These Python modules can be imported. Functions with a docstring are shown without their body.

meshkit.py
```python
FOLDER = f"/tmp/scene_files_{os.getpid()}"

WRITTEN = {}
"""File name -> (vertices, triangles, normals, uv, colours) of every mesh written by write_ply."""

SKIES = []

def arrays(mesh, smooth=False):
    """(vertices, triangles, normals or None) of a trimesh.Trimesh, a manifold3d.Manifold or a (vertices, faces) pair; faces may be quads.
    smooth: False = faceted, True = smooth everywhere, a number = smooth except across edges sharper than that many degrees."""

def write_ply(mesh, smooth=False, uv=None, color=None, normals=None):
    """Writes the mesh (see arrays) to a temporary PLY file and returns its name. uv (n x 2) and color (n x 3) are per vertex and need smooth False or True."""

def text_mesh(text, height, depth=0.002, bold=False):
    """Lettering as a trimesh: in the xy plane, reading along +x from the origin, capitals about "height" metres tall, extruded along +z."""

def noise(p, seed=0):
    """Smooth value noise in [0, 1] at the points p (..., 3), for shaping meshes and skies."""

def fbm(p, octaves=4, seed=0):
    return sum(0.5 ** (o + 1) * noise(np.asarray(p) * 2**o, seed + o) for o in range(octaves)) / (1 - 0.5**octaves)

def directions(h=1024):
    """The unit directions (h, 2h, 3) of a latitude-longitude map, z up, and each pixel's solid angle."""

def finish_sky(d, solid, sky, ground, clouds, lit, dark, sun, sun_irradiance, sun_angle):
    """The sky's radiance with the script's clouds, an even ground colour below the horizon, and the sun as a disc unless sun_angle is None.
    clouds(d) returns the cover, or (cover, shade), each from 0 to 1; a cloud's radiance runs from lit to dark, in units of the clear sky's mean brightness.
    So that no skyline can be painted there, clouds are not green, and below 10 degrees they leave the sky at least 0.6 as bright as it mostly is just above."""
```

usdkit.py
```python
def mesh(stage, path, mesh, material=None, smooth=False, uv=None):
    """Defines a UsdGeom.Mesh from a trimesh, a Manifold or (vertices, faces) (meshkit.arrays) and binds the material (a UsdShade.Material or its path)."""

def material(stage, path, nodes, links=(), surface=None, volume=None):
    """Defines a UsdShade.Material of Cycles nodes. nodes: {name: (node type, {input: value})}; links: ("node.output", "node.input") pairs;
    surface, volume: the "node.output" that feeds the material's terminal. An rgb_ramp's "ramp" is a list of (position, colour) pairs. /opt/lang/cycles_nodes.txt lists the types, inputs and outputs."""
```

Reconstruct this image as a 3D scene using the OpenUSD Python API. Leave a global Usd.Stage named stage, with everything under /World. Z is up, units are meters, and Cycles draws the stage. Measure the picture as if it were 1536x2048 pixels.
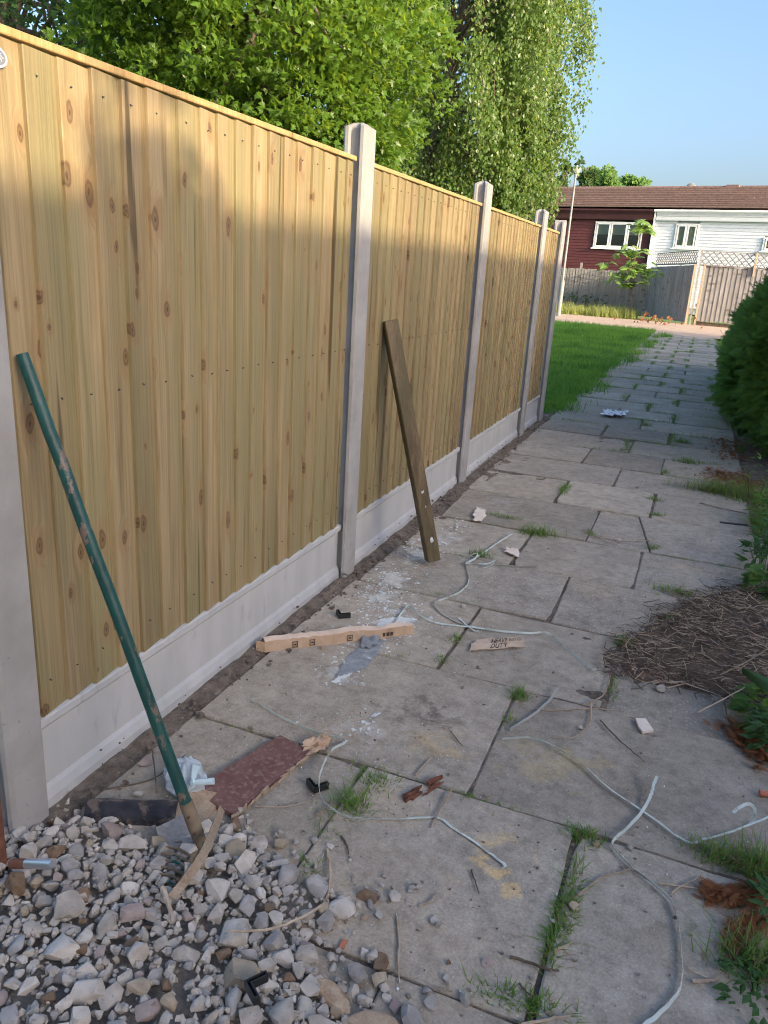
import math, numpy as np, trimesh, usdkit, meshkit
import manifold3d as m3
from shapely.geometry import Polygon, Point
from pxr import Usd, UsdGeom, UsdLux, UsdShade, Gf, Sdf

stage = Usd.Stage.CreateInMemory()
UsdGeom.SetStageUpAxis(stage, UsdGeom.Tokens.z)
UsdGeom.SetStageMetersPerUnit(stage, 1.0)
UsdGeom.Xform.Define(stage, '/World')
UsdGeom.Scope.Define(stage, '/World/Looks')

# ------------------------------------------------------------------ camera
PITCH, ROLL, YAW, CAM_H, FPX = 0.30782, 0.06201, 0.36360, 1.40386, 1540.18
IW, IH = 1536, 2048
cy_, sy_ = math.cos(YAW), math.sin(YAW)
FWD = np.array([-sy_ * math.cos(PITCH), cy_ * math.cos(PITCH), -math.sin(PITCH)])
R0 = np.array([cy_, sy_, 0.0]); U0 = np.cross(R0, FWD)
RIGHT = math.cos(ROLL) * R0 + math.sin(ROLL) * U0
UP = -math.sin(ROLL) * R0 + math.cos(ROLL) * U0
CAM = np.array([0, 0, CAM_H])
cam = UsdGeom.Camera.Define(stage, '/World/camera')
mm = np.eye(4); mm[0, :3] = RIGHT; mm[1, :3] = UP; mm[2, :3] = -FWD; mm[3, :3] = CAM
cam.AddTransformOp().Set(Gf.Matrix4d(*mm.ravel().tolist()))
cam.CreateHorizontalApertureAttr(36.0); cam.CreateVerticalApertureAttr(48.0)
cam.CreateFocalLengthAttr(36.0 * FPX / IW)
cam.CreateClippingRangeAttr(Gf.Vec2f(0.05, 2000))
cam.CreateExposureAttr(1.98)

# ------------------------------------------------------------------ sky and sun
SUN_EL, SUN_AZ = math.radians(15), math.atan2(0.93, -0.37)
SUN = np.array([math.sin(SUN_AZ) * math.cos(SUN_EL), math.cos(SUN_AZ) * math.cos(SUN_EL), math.sin(SUN_EL)])
sky_mat = usdkit.material(stage, '/World/Looks/sky_air', {
    's': ('sky_texture', {'sky_type': 'single_scattering', 'sun_disc': False, 'sun_elevation': SUN_EL, 'sun_rotation': SUN_AZ, 'altitude': 50.0, 'air_density': 1.0, 'aerosol_density': 5.0, 'ozone_density': 4.2}),
    'wb': ('mix', {'mix_type': 'multiply', 'fac': 1.0, 'color2': (1.14, 1.0, .93)}), 'b': ('background_shader', {'strength': 0.12})}, [('s.color', 'wb.color1'), ('wb.color', 'b.color')], surface='b.background')
dome = UsdLux.DomeLight.Define(stage, '/World/sky')
dome.GetPrim().SetCustomDataByKey('kind', 'structure')
UsdShade.MaterialBindingAPI.Apply(dome.GetPrim()).Bind(sky_mat)
sun = UsdLux.DistantLight.Define(stage, '/World/sun')
sun.CreateAngleAttr(0.5); sun.CreateIntensityAttr(0.5); sun.CreateNormalizeAttr(True)
sun.CreateColorAttr(Gf.Vec3f(1.0, 0.80, 0.54))
zax = SUN; xax = np.cross([0, 0, 1], zax); xax /= np.linalg.norm(xax); yax = np.cross(zax, xax)
sm = np.eye(4); sm[0, :3] = xax; sm[1, :3] = yax; sm[2, :3] = zax
sun.AddTransformOp().Set(Gf.Matrix4d(*sm.ravel().tolist()))

# ------------------------------------------------------------------ helpers
def ray(px, py): return RIGHT * (px - IW / 2) / FPX - UP * (py - IH / 2) / FPX + FWD
def G(px, py, z=0.0):
    d = ray(px, py); return CAM + d * ((z - CAM_H) / d[2])
def AX(px, py, x):
    d = ray(px, py); return CAM + d * (x / d[0])
def AY(px, py, y):
    d = ray(px, py); return CAM + d * (y / d[1])
def AP(px, py, P, n):
    d = ray(px, py); return CAM + d * (np.dot(np.asarray(P) - CAM, n) / np.dot(d, n))

used = {}
def numbered(parent, name):
    k = parent + '/' + name; c = used.get(k, -1) + 1; used[k] = c
    return k if c == 0 else f'{k}_{c:03d}'
def tag(prim, label=None, cat=None, group=None, kind=None):
    for k, v in (('label', label), ('category', cat), ('group', group), ('kind', kind)):
        if v: prim.SetCustomDataByKey(k, v)
def thing(name, label, cat, group=None, loc=(0, 0, 0), rz=0.0, kind=None):
    p = numbered('/World', name); x = UsdGeom.Xform.Define(stage, p)
    x.AddTranslateOp().Set(Gf.Vec3d(*map(float, loc)))
    if rz: x.AddRotateZOp().Set(math.degrees(rz))
    tag(x.GetPrim(), label, cat, group, kind); return p
def part(parent, name, mesh, mat, label=None, smooth=False, kind=None):
    p = numbered(parent, name); m = usdkit.mesh(stage, p, mesh, mat, smooth)
    tag(m.GetPrim(), label, None, None, kind); return p
def solo(name, mesh, mat, label=None, cat=None, group=None, kind=None, smooth=False):
    p = numbered('/World', name); m = usdkit.mesh(stage, p, mesh, mat, smooth)
    tag(m.GetPrim(), label, cat, group, kind); return p

def cat_(ms):
    vs, fs, n = [], [], 0
    for m in ms:
        v, f = (np.asarray(m.vertices), np.asarray(m.faces)) if hasattr(m, 'vertices') else m
        f = np.asarray(f)
        if f.shape[1] == 4: f = np.vstack([f[:, [0, 1, 2]], f[:, [0, 2, 3]]])
        vs.append(np.asarray(v, float)); fs.append(f + n); n += len(v)
    return np.vstack(vs), np.vstack(fs)
BOXF = np.array([[0, 3, 2, 1], [4, 5, 6, 7], [0, 1, 5, 4], [1, 2, 6, 5], [2, 3, 7, 6], [3, 0, 4, 7]])
def box(x0, x1, y0, y1, z0, z1):
    return np.array([[x0, y0, z0], [x1, y0, z0], [x1, y1, z0], [x0, y1, z0], [x0, y0, z1], [x1, y0, z1], [x1, y1, z1], [x0, y1, z1]], float), np.vstack([BOXF[:, [0, 1, 2]], BOXF[:, [0, 2, 3]]])
def rbox(x0, x1, y0, y1, z0, z1, c=0.004):
    """box with chamfered edges"""
    pts = []
    for x, sx in ((x0, 1), (x1, -1)):
        for y, sy in ((y0, 1), (y1, -1)):
            for z, sz in ((z0, 1), (z1, -1)):
                pts += [(x + sx * c, y + sy * c, z), (x + sx * c, y, z + sz * c), (x, y + sy * c, z + sz * c)]
    h = trimesh.convex.convex_hull(np.array(pts)); return np.array(h.vertices), np.array(h.faces)
def beam(a, b, w, t, up=(0, 0, 1), c=0.0):
    a, b, up = (np.asarray(q, float) for q in (a, b, up)); d = b - a; L = np.linalg.norm(d); d /= L
    s = np.cross(d, up); s /= np.linalg.norm(s); u = np.cross(s, d)
    v, f = rbox(-w / 2, w / 2, 0, L, -t / 2, t / 2, c) if c else box(-w / 2, w / 2, 0, L, -t / 2, t / 2)
    return a + v[:, :1] * s + v[:, 1:2] * d + v[:, 2:] * u, f
def tube(pts, radii, sides=8, cap=True):
    pts = np.asarray(pts, float); n = len(pts); radii = np.broadcast_to(radii, n).astype(float)
    t = np.gradient(pts, axis=0); t /= np.linalg.norm(t, axis=1, keepdims=True) + 1e-12
    ref = np.array([0, 0, 1.0]) if abs(t[0][2]) < .9 else np.array([1.0, 0, 0])
    s = np.cross(t[0], ref); s /= np.linalg.norm(s); vs = []
    a = np.linspace(0, 2 * np.pi, sides, endpoint=False)
    for i in range(n):
        s = s - t[i] * np.dot(s, t[i]); s /= np.linalg.norm(s) + 1e-12; u = np.cross(t[i], s)
        vs.append(pts[i] + radii[i] * (np.cos(a)[:, None] * s + np.sin(a)[:, None] * u))
    v = np.vstack(vs); f = []
    for i in range(n - 1):
        for j in range(sides):
            k = (j + 1) % sides; A, B, C, D = i * sides + j, i * sides + k, (i + 1) * sides + k, (i + 1) * sides + j
            f += [(A, B, C), (A, C, D)]
    if cap:
        for j in range(1, sides - 1): f += [(0, j + 1, j), ((n - 1) * sides, (n - 1) * sides + j, (n - 1) * sides + j + 1)]
    return v, np.array(f)
def smooth_path(pts, n=6):
    pts = np.asarray(pts, float)
    if len(pts) < 3: return np.array([pts[0] + (pts[-1] - pts[0]) * t for t in np.linspace(0, 1, n)])
    P = np.vstack([2 * pts[0] - pts[1], pts, 2 * pts[-1] - pts[-2]]); out = []
    for i in range(1, len(P) - 2):
        for t in np.linspace(0, 1, n, endpoint=False):
            a, b, c, d = P[i - 1], P[i], P[i + 1], P[i + 2]
            out.append(.5 * (2 * b + (c - a) * t + (2 * a - 5 * b + 4 * c - d) * t * t + (3 * b - a - 3 * c + d) * t ** 3))
    return np.array(out + [pts[-1]])
def ribbon(pts, width, thick, tilt):
    """flat strip along pts; tilt = angle from lying flat, per point"""
    pts = np.asarray(pts, float); n = len(pts); tilt = np.broadcast_to(tilt, n)
    t = np.gradient(pts, axis=0); t /= np.linalg.norm(t, axis=1, keepdims=True) + 1e-12
    s = np.cross(t, [0, 0, 1.0]); s /= np.linalg.norm(s, axis=1, keepdims=True) + 1e-9; u = np.cross(s, t)
    sd = np.cos(tilt)[:, None] * s + np.sin(tilt)[:, None] * u; nn = np.cross(sd, t)
    lift = np.abs(np.sin(tilt))[:, None] * np.array([0, 0, width / 2])
    q = pts + lift
    v = np.stack([q - sd * width / 2 - nn * thick / 2, q + sd * width / 2 - nn * thick / 2, q + sd * width / 2 + nn * thick / 2, q - sd * width / 2 + nn * thick / 2], 1).reshape(-1, 3)
    f = []
    for i in range(n - 1):
        for j in range(4):
            k = (j + 1) % 4; f += [(4 * i + j, 4 * i + k, 4 * i + 4 + k), (4 * i + j, 4 * i + 4 + k, 4 * i + 4 + j)]
    f += [(0, 2, 1), (0, 3, 2), (4 * n - 4, 4 * n - 3, 4 * n - 2), (4 * n - 4, 4 * n - 2, 4 * n - 1)]
    return v, np.array(f)
def hull(pts):
    h = trimesh.convex.convex_hull(np.asarray(pts)); return np.array(h.vertices), np.array(h.faces)
def prism(poly, z0, z1):
    m = trimesh.creation.extrude_polygon(Polygon(poly), z1 - z0, engine='earcut'); m.apply_translation([0, 0, z0]); return np.array(m.vertices), np.array(m.faces)
def rotm(rng, n):
    q = rng.normal(size=(n, 4)); q /= np.linalg.norm(q, axis=1, keepdims=True); w, x, y, z = q.T
    return np.stack([np.stack([1 - 2 * (y * y + z * z), 2 * (x * y - z * w), 2 * (x * z + y * w)], -1), np.stack([2 * (x * y + z * w), 1 - 2 * (x * x + z * z), 2 * (y * z - x * w)], -1), np.stack([2 * (x * z - y * w), 2 * (y * z + x * w), 1 - 2 * (x * x + y * y)], -1)], 1)
def frames(d, nrm):
    """rotation matrices whose y axis is d and whose z axis leans to nrm"""
    d = d / (np.linalg.norm(d, axis=1, keepdims=True) + 1e-9); x = np.cross(d, nrm); x /= np.linalg.norm(x, axis=1, keepdims=True) + 1e-9
    return np.stack([x, d, np.cross(x, d)], -1)
def scatter(tv, tf, pos, Rm, size):
    n = len(pos); v = np.einsum('nij,kj->nki', Rm, tv) * np.asarray(size).reshape(-1, 1, 1) + pos[:, None]
    return v.reshape(-1, 3), (tf[None] + (np.arange(n) * len(tv))[:, None, None]).reshape(-1, 3)

# ------------------------------------------------------------------ materials
def mat(name, nodes, links, surface='p.BSDF'): return usdkit.material(stage, '/World/Looks/' + name, nodes, links, surface)
def two_tone(name, c1, c2, scale=8, rough=.8, bump=.15, bscale=60, spec=.3, rand=.0, stretch=(1, 1, 1), lo=.35, hi=.65, detail=6, third=None, tscale=30, tlo=.6, thi=.7, dist=.01, metallic=0.0):
    """principled surface, two colours mixed by noise, optional third colour in blotches, per-object value shift and bump"""
    nodes = {'g': ('geometry', {}), 'mp': ('mapping', {'scale': stretch}), 'oi': ('object_info', {}), 'ofs': ('math', {'math_type': 'multiply', 'value2': 37.0}), 'add': ('vector_math', {'math_type': 'add'}),
             'n': ('noise_texture', {'scale': scale, 'detail': detail, 'roughness': .6}), 'r': ('rgb_ramp', {'ramp': [(lo, c1), (hi, c2)]}),
             'n2': ('noise_texture', {'scale': bscale, 'detail': 5, 'roughness': .65}), 'b': ('bump', {'strength': bump, 'distance': dist}),
             'hr': ('map_range', {'from_min': 0, 'from_max': 1, 'to_min': 1 - rand, 'to_max': 1 + rand}), 'h': ('hsv', {}), 'p': ('principled_bsdf', {'roughness': rough, 'specular_ior_level': spec, 'metallic': metallic})}
    links = [('g.position', 'mp.vector'), ('oi.random', 'ofs.value1'), ('mp.vector', 'add.vector1'), ('ofs.value', 'add.vector2'), ('add.vector', 'n.vector'), ('add.vector', 'n2.vector'), ('n.fac', 'r.fac'),
             ('n2.fac', 'b.height'), ('b.normal', 'p.normal'), ('oi.random', 'hr.value'), ('hr.result', 'h.value'), ('h.color', 'p.base_color')]
    if third is None: links.append(('r.color', 'h.color'))
    else:
        nodes['n3'] = ('noise_texture', {'scale': tscale, 'detail': 4, 'roughness': .6}); nodes['r3'] = ('rgb_ramp', {'ramp': [(tlo, (0, 0, 0)), (thi, (1, 1, 1))]}); nodes['mx'] = ('mix', {'color2': third})
        links += [('add.vector', 'n3.vector'), ('n3.fac', 'r3.fac'), ('r3.color', 'mx.fac'), ('r.color', 'mx.color1'), ('mx.color', 'h.color')]
    return mat(name, nodes, links)
def leaf_mat(name, c1, c2, trans=.4, rough=.5, spec=.3, tcol=None):
    tcol = tcol or tuple(min(1, x * 1.6) for x in c2)
    return mat(name, {'g': ('geometry', {}), 'r': ('rgb_ramp', {'ramp': [(0, c1), (1, c2)]}), 'p': ('principled_bsdf', {'roughness': rough, 'specular_ior_level': spec}),
                      't': ('translucent_bsdf', {'color': tcol}), 'm': ('mix_closure', {'fac': trans})},
               [('g.random_per_island', 'r.fac'), ('r.color', 'p.base_color'), ('p.BSDF', 'm.closure1'), ('t.BSDF', 'm.closure2')], 'm.closure')
def wood(name, base, light, dark, green, knot=(.085, .048, .024), halo=(.26, .15, .07), rough=.55, knots=True, bump=.25, rand=.12, spec=.35, gs=1.0):
    nodes = {'g': ('geometry', {}), 'oi': ('object_info', {}), 'o': ('combine_xyz', {}), 'm1': ('math', {'math_type': 'multiply', 'value2': 91.0}), 'm2': ('math', {'math_type': 'multiply', 'value2': 53.0}), 'add': ('vector_math', {'math_type': 'add'}),
             'sxyz': ('separate_xyz', {}), 'my': ('math', {'math_type': 'multiply', 'value2': 9.5}), 'mz': ('math', {'math_type': 'multiply', 'value2': 5.2}), 'mk': ('combine_xyz', {'z': 0.0}), 'vk': ('voronoi_texture', {'dimensions': '2D', 'feature': 'f1', 'scale': 1.0, 'randomness': 1.0}), 'mc': ('mapping', {'scale': (10.0, 22.0, .75)}), 'nc': ('noise_texture', {'scale': 1.0, 'detail': 2, 'roughness': .4}), 'rc': ('rgb_ramp', {'ramp': [(.685, (0, 0, 0)), (.72, (.85, .85, .85))]}), 'cm': ('mix', {'color2': tuple(x * .42 for x in dark)}), 'nd': ('noise_texture', {'scale': 24, 'detail': 3}),
             'kd': ('mix_vector', {'fac': .13}), 'sep': ('separate_color', {}), 'gate': ('math', {'math_type': 'greater_than', 'value2': .40}), 'szm': ('map_range', {'from_min': 0, 'from_max': 1, 'to_min': .05, 'to_max': .22}),
             'rel': ('math', {'math_type': 'divide'}), 'kr': ('rgb_ramp', {'ramp': [(.0, (1, 1, 1)), (.12, (.95, .95, .95)), (.26, (.45, .45, .45)), (.42, (.62, .62, .62)), (.52, (.8, .8, .8)), (.68, (0, 0, 0))]}), 'hl': ('rgb_ramp', {'ramp': [(.35, (1, 1, 1)), (1.0, (0, 0, 0))]}),
             'kg': ('math', {'math_type': 'multiply'}), 'hg': ('math', {'math_type': 'multiply'}),
             'sw': ('math', {'math_type': 'multiply', 'value2': 1.1}), 'swv': ('combine_xyz', {'x': 0, 'y': 0, 'z': 0}), 'add2': ('vector_math', {'math_type': 'add'}),
             'mg': ('mapping', {'scale': (30.0 * gs, 34.0 * gs, 1.3)}), 'ng': ('noise_texture', {'scale': 1.0, 'detail': 5, 'roughness': .6, 'distortion': .5}), 'rg': ('rgb_ramp', {'ramp': [(.28, dark), (.45, base), (.62, light), (.8, base)]}),
             'mf': ('mapping', {'scale': (160.0 * gs, 190.0 * gs, 3.0)}), 'nf': ('noise_texture', {'scale': 1.0, 'detail': 3}), 'ml': ('mapping', {'scale': (4.0, 6.0, .9)}), 'nl': ('noise_texture', {'scale': 1.0, 'detail': 3}), 'rl': ('rgb_ramp', {'ramp': [(.42, (0, 0, 0)), (.62, (1, 1, 1))]}),
             'gm': ('mix', {'color2': green}), 'fm': ('mix', {'mix_type': 'multiply', 'fac': .55}), 'fr': ('rgb_ramp', {'ramp': [(.3, (.62, .6, .55)), (.6, (1.05, 1.05, 1.05))]}),
             'hm': ('mix', {'color2': halo}), 'km': ('mix', {'color2': knot}), 'hr': ('map_range', {'from_min': 0, 'from_max': 1, 'to_min': 1 - rand, 'to_max': 1 + rand}), 'h': ('hsv', {}),
             'b': ('bump', {'strength': bump, 'distance': .003}), 'p': ('principled_bsdf', {'specular_ior_level': spec}), 'rr': ('map_range', {'from_min': .3, 'from_max': .7, 'to_min': rough - .12, 'to_max': rough + .15})}
    links = [('oi.random', 'm1.value1'), ('oi.random', 'm2.value1'), ('m1.value', 'o.x'), ('m1.value', 'o.y'), ('m2.value', 'o.z'), ('g.position', 'add.vector1'), ('o.vector', 'add.vector2'),
             ('add.vector', 'sxyz.vector'), ('sxyz.y', 'my.value1'), ('sxyz.z', 'mz.value1'), ('my.value', 'mk.x'), ('mz.value', 'mk.y'), ('add.vector', 'mc.vector'), ('mc.vector', 'nc.vector'), ('nc.fac', 'rc.fac'), ('rc.color', 'cm.fac'), ('add.vector', 'nd.vector'), ('mk.vector', 'kd.a'), ('nd.color', 'kd.b'), ('kd.result', 'vk.vector'), ('vk.color', 'sep.color'), ('sep.r', 'gate.value1'), ('sep.g', 'szm.value'),
             ('vk.distance', 'rel.value1'), ('szm.result', 'rel.value2'), ('rel.value', 'kr.fac'), ('rel.value', 'hl2.value1'), ('hl2.value', 'hl.fac'), ('kr.color', 'kg.value1'), ('gate.value', 'kg.value2'), ('hl.color', 'hg.value1'), ('gate.value', 'hg.value2'),
             ('hg.value', 'sw.value1'), ('sw.value', 'swv.y'), ('mg.vector', 'add2.vector1'), ('swv.vector', 'add2.vector2'), ('add.vector', 'mg.vector'), ('add2.vector', 'ng.vector'), ('ng.fac', 'rg.fac'),
             ('add.vector', 'mf.vector'), ('mf.vector', 'nf.vector'), ('add.vector', 'ml.vector'), ('ml.vector', 'nl.vector'), ('nl.fac', 'rl.fac'), ('rl.color', 'gm.fac'), ('rg.color', 'gm.color1'), ('gm.color', 'fm.color1'), ('nf.fac', 'fr.fac'), ('fr.color', 'fm.color2'),
             ('oi.random', 'hr.value'), ('hr.result', 'h.value'), ('nf.fac', 'b.height'), ('b.normal', 'p.normal'), ('nl.fac', 'rr.value'), ('rr.result', 'p.roughness'), ('h.color', 'p.base_color')]
    nodes['hl2'] = ('math', {'math_type': 'multiply', 'value2': .5})
    nodes['hs'] = ('math', {'math_type': 'multiply', 'value2': .42})
    if knots: links += [('fm.color', 'cm.color1'), ('cm.color', 'hm.color1'), ('hg.value', 'hs.value1'), ('hs.value', 'hm.fac'), ('hm.color', 'km.color1'), ('kg.value', 'km.fac'), ('km.color', 'h.color')]
    else: links += [('fm.color', 'cm.color1'), ('cm.color', 'h.color')]
    return mat(name, nodes, links)

def slab_mat(name, c1, c2, agg, speck):
    """concrete slab: cloudy tone, sandy dirt, fine or coarse aggregate, pale specks"""
    nodes = {'g': ('geometry', {}), 'oi': ('object_info', {}), 'o': ('math', {'math_type': 'multiply', 'value2': 41.0}), 'add': ('vector_math', {'math_type': 'add'}),
        'n': ('noise_texture', {'scale': 4.5, 'detail': 8, 'roughness': .68}), 'r': ('rgb_ramp', {'ramp': [(.3, c1), (.7, c2)]}),
        'nd': ('noise_texture', {'scale': 1.9, 'detail': 6, 'roughness': .6}), 'rd': ('rgb_ramp', {'ramp': [(.56, (0, 0, 0)), (.72, (.75, .75, .75))]}), 'md': ('mix', {'color2': (.36, .30, .22)}),
        'nb': ('noise_texture', {'scale': 23, 'detail': 6, 'roughness': .7}), 'rb': ('rgb_ramp', {'ramp': [(.33, (.66, .66, .66)), (.5, (1, 1, 1)), (.68, (1.22, 1.22, 1.22))]}), 'mb': ('mix', {'mix_type': 'multiply', 'fac': .75}),
        'v': ('voronoi_texture', {'scale': agg, 'feature': 'f1'}), 'rv': ('rgb_ramp', {'ramp': [(.0, (1, 1, 1)), (.5, (0, 0, 0))]}), 'sv': ('separate_color', {}), 'gv': ('math', {'math_type': 'greater_than', 'value2': 1 - speck}), 'mv': ('math', {'math_type': 'multiply'}), 'mvv': ('math', {'math_type': 'multiply', 'value2': .55}),
        'ms': ('mix', {'color2': (.52, .50, .46)}), 'hr': ('map_range', {'from_min': 0, 'from_max': 1, 'to_min': .80, 'to_max': 1.14}), 'h': ('hsv', {}),
        'nf': ('noise_texture', {'scale': 160, 'detail': 4, 'roughness': .7}), 'rf': ('rgb_ramp', {'ramp': [(.3, (.72, .72, .72)), (.7, (1.25, 1.25, 1.25))]}), 'mf': ('mix', {'mix_type': 'multiply', 'fac': .8}),
        'sum': ('math', {'math_type': 'add'}), 'b': ('bump', {'strength': .5, 'distance': .003}), 'p': ('principled_bsdf', {'roughness': .82, 'specular_ior_level': .3})}
    links = [('oi.random', 'o.value1'), ('g.position', 'add.vector1'), ('o.value', 'add.vector2'), ('add.vector', 'n.vector'), ('n.fac', 'r.fac'), ('g.position', 'nd.vector'), ('nd.fac', 'rd.fac'), ('rd.color', 'md.fac'), ('r.color', 'md.color1'),
         ('add.vector', 'nb.vector'), ('nb.fac', 'rb.fac'), ('rb.color', 'mb.color2'), ('g.position', 'v.vector'), ('v.distance', 'rv.fac'), ('v.color', 'sv.color'), ('sv.r', 'gv.value1'), ('gv.value', 'mv.value1'), ('rv.color', 'mv.value2'),
         ('mv.value', 'mvv.value1'), ('mvv.value', 'ms.fac'), ('mf.color', 'ms.color1'), ('mb.color', 'mf.color1'), ('add.vector', 'nf.vector'), ('nf.fac', 'rf.fac'), ('rf.color', 'mf.color2'), ('ms.color', 'h.color'), ('oi.random', 'hr.value'), ('hr.result', 'h.value'), ('h.color', 'p.base_color'),
         ('nf.fac', 'sum.value1'), ('nb.fac', 'sum.value2'), ('sum.value', 'b.height'), ('b.normal', 'p.normal')]

    prev = 'md.color'
    nodes['ns'] = ('noise_texture', {'scale': 11, 'detail': 6, 'roughness': .65}); links.append(('g.position', 'ns.vector')); nodes['nss'] = ('map_range', {'from_min': .3, 'from_max': .7, 'to_min': -.13, 'to_max': .13}); links.append(('ns.fac', 'nss.value'))
    for i, (px, py, rad, col, amt) in enumerate(STAINS):
        q = G(px, py); a = f's{i}'
        nodes[a + 'd'] = ('vector_math', {'math_type': 'distance', 'vector2': tuple(q)}); nodes[a + 'a'] = ('math', {'math_type': 'add'}); nodes[a + 'r'] = ('map_range', {'from_min': rad, 'from_max': rad * .2, 'to_min': 0, 'to_max': amt * .72, 'clamp': True}); nodes[a + 'm'] = ('mix', {'color2': col})
        links += [('g.position', a + 'd.vector1'), (a + 'd.value', a + 'a.value1'), ('nss.result', a + 'a.value2'), (a + 'a.value', a + 'r.value'), (a + 'r.result', a + 'm.fac'), (prev, a + 'm.color1')]; prev = a + 'm.color'
    links.append((prev, 'mb.color1'))
    return mat(name, nodes, links)

STAINS = [(880, 1485, .10, (.47, .37, .21), .8), (1090, 1525, .12, (.45, .37, .20), .7), (1170, 1535, .06, (.45, .37, .20), .5), (1005, 1745, .05, (.60, .42, .18), .9), (985, 1690, .05, (.50, .40, .24), .5), (820, 1430, .09, (.10, .08, .07), .7), (880, 1445, .05, (.10, .08, .07), .6), (600, 1900, .42, (.37, .31, .23), .85), (900, 1930, .30, (.37, .31, .23), .5), (760, 1620, .12, (.38, .31, .22), .6), (730, 1470, .07, (.5, .5, .48), .5), (790, 1165, .09, (.52, .54, .52), 1.0), (760, 1195, .07, (.52, .54, .52), 1.0), (835, 1112, .10, (.52, .54, .52), .9), (880, 1075, .13, (.50, .52, .50), .75), (800, 1242, .07, (.56, .58, .57), 1.1), (690, 1345, .06, (.52, .54, .52), .9), (1000, 1000, .12, (.47, .46, .43), .5), (1180, 900, .3, (.42, .38, .32), .5)]
M = {}
M['board'] = wood('treated_board', (.28, .212, .112), (.35, .27, .15), (.19, .14, .07), (.245, .21, .105), gs=.9, rand=.18, bump=.4)
M['cap'] = wood('cap_rail_wood', (.48, .29, .12), (.54, .36, .17), (.38, .22, .085), (.44, .30, .13), knots=False)
M['oldpost'] = wood('old_post_wood', (.095, .066, .032), (.15, .11, .058), (.055, .037, .02), (.09, .075, .038), knots=False, rough=.6)
M['greyboard'] = wood('weathered_board', (.285, .27, .26), (.36, .345, .335), (.20, .185, .175), (.25, .245, .22), knot=(.07, .06, .05), halo=(.18, .15, .13), rough=.8, gs=.5)
M['paleold'] = wood('pale_broken_wood', (.36, .26, .17), (.46, .36, .25), (.24, .16, .10), (.33, .26, .18), knots=False, rough=.8)
M['bark'] = two_tone('tree_bark', (.07, .052, .038), (.16, .13, .10), 6, stretch=(3, 3, .6), bump=.6, bscale=14, rough=.9)
M['concrete_post'] = two_tone('post_concrete', (.27, .265, .25), (.35, .345, .33), 5, .75, .2, 120, third=(.20, .195, .18), tscale=45, tlo=.66, thi=.74, rand=.06, dist=.003)
M['gravel_board'] = two_tone('gravel_board_concrete', (.42, .43, .42), (.485, .49, .48), 3.5, .7, .12, 90, stretch=(1, 2.5, .7), third=(.36, .36, .35), tscale=9, tlo=.6, thi=.75, dist=.003)
M['soil'] = two_tone('soil', (.095, .078, .062), (.205, .17, .135), 22, .95, .8, 60, third=(.29, .245, .195), tscale=50, tlo=.6, thi=.7, dist=.02)
M['dust'] = two_tone('dusty_ground', (.15, .125, .10), (.24, .205, .165), 12, .95, .5, 90, third=(.30, .25, .19), tscale=4, tlo=.5, thi=.7, dist=.01)
M['grit_bed'] = two_tone('gritty_bed', (.23, .205, .17), (.37, .335, .285), 40, .95, .8, 110, third=(.15, .125, .10), tscale=30, tlo=.55, thi=.68, dist=.012)
M['far_dirt'] = two_tone('bare_far_ground', (.36, .27, .20), (.46, .36, .27), 3, .95, .4, 40)
M['turf'] = two_tone('turf_base', (.06, .13, .025), (.11, .19, .045), 6, .95, .6, 60, third=(.12, .10, .05), tscale=9, tlo=.6, thi=.72)
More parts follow.
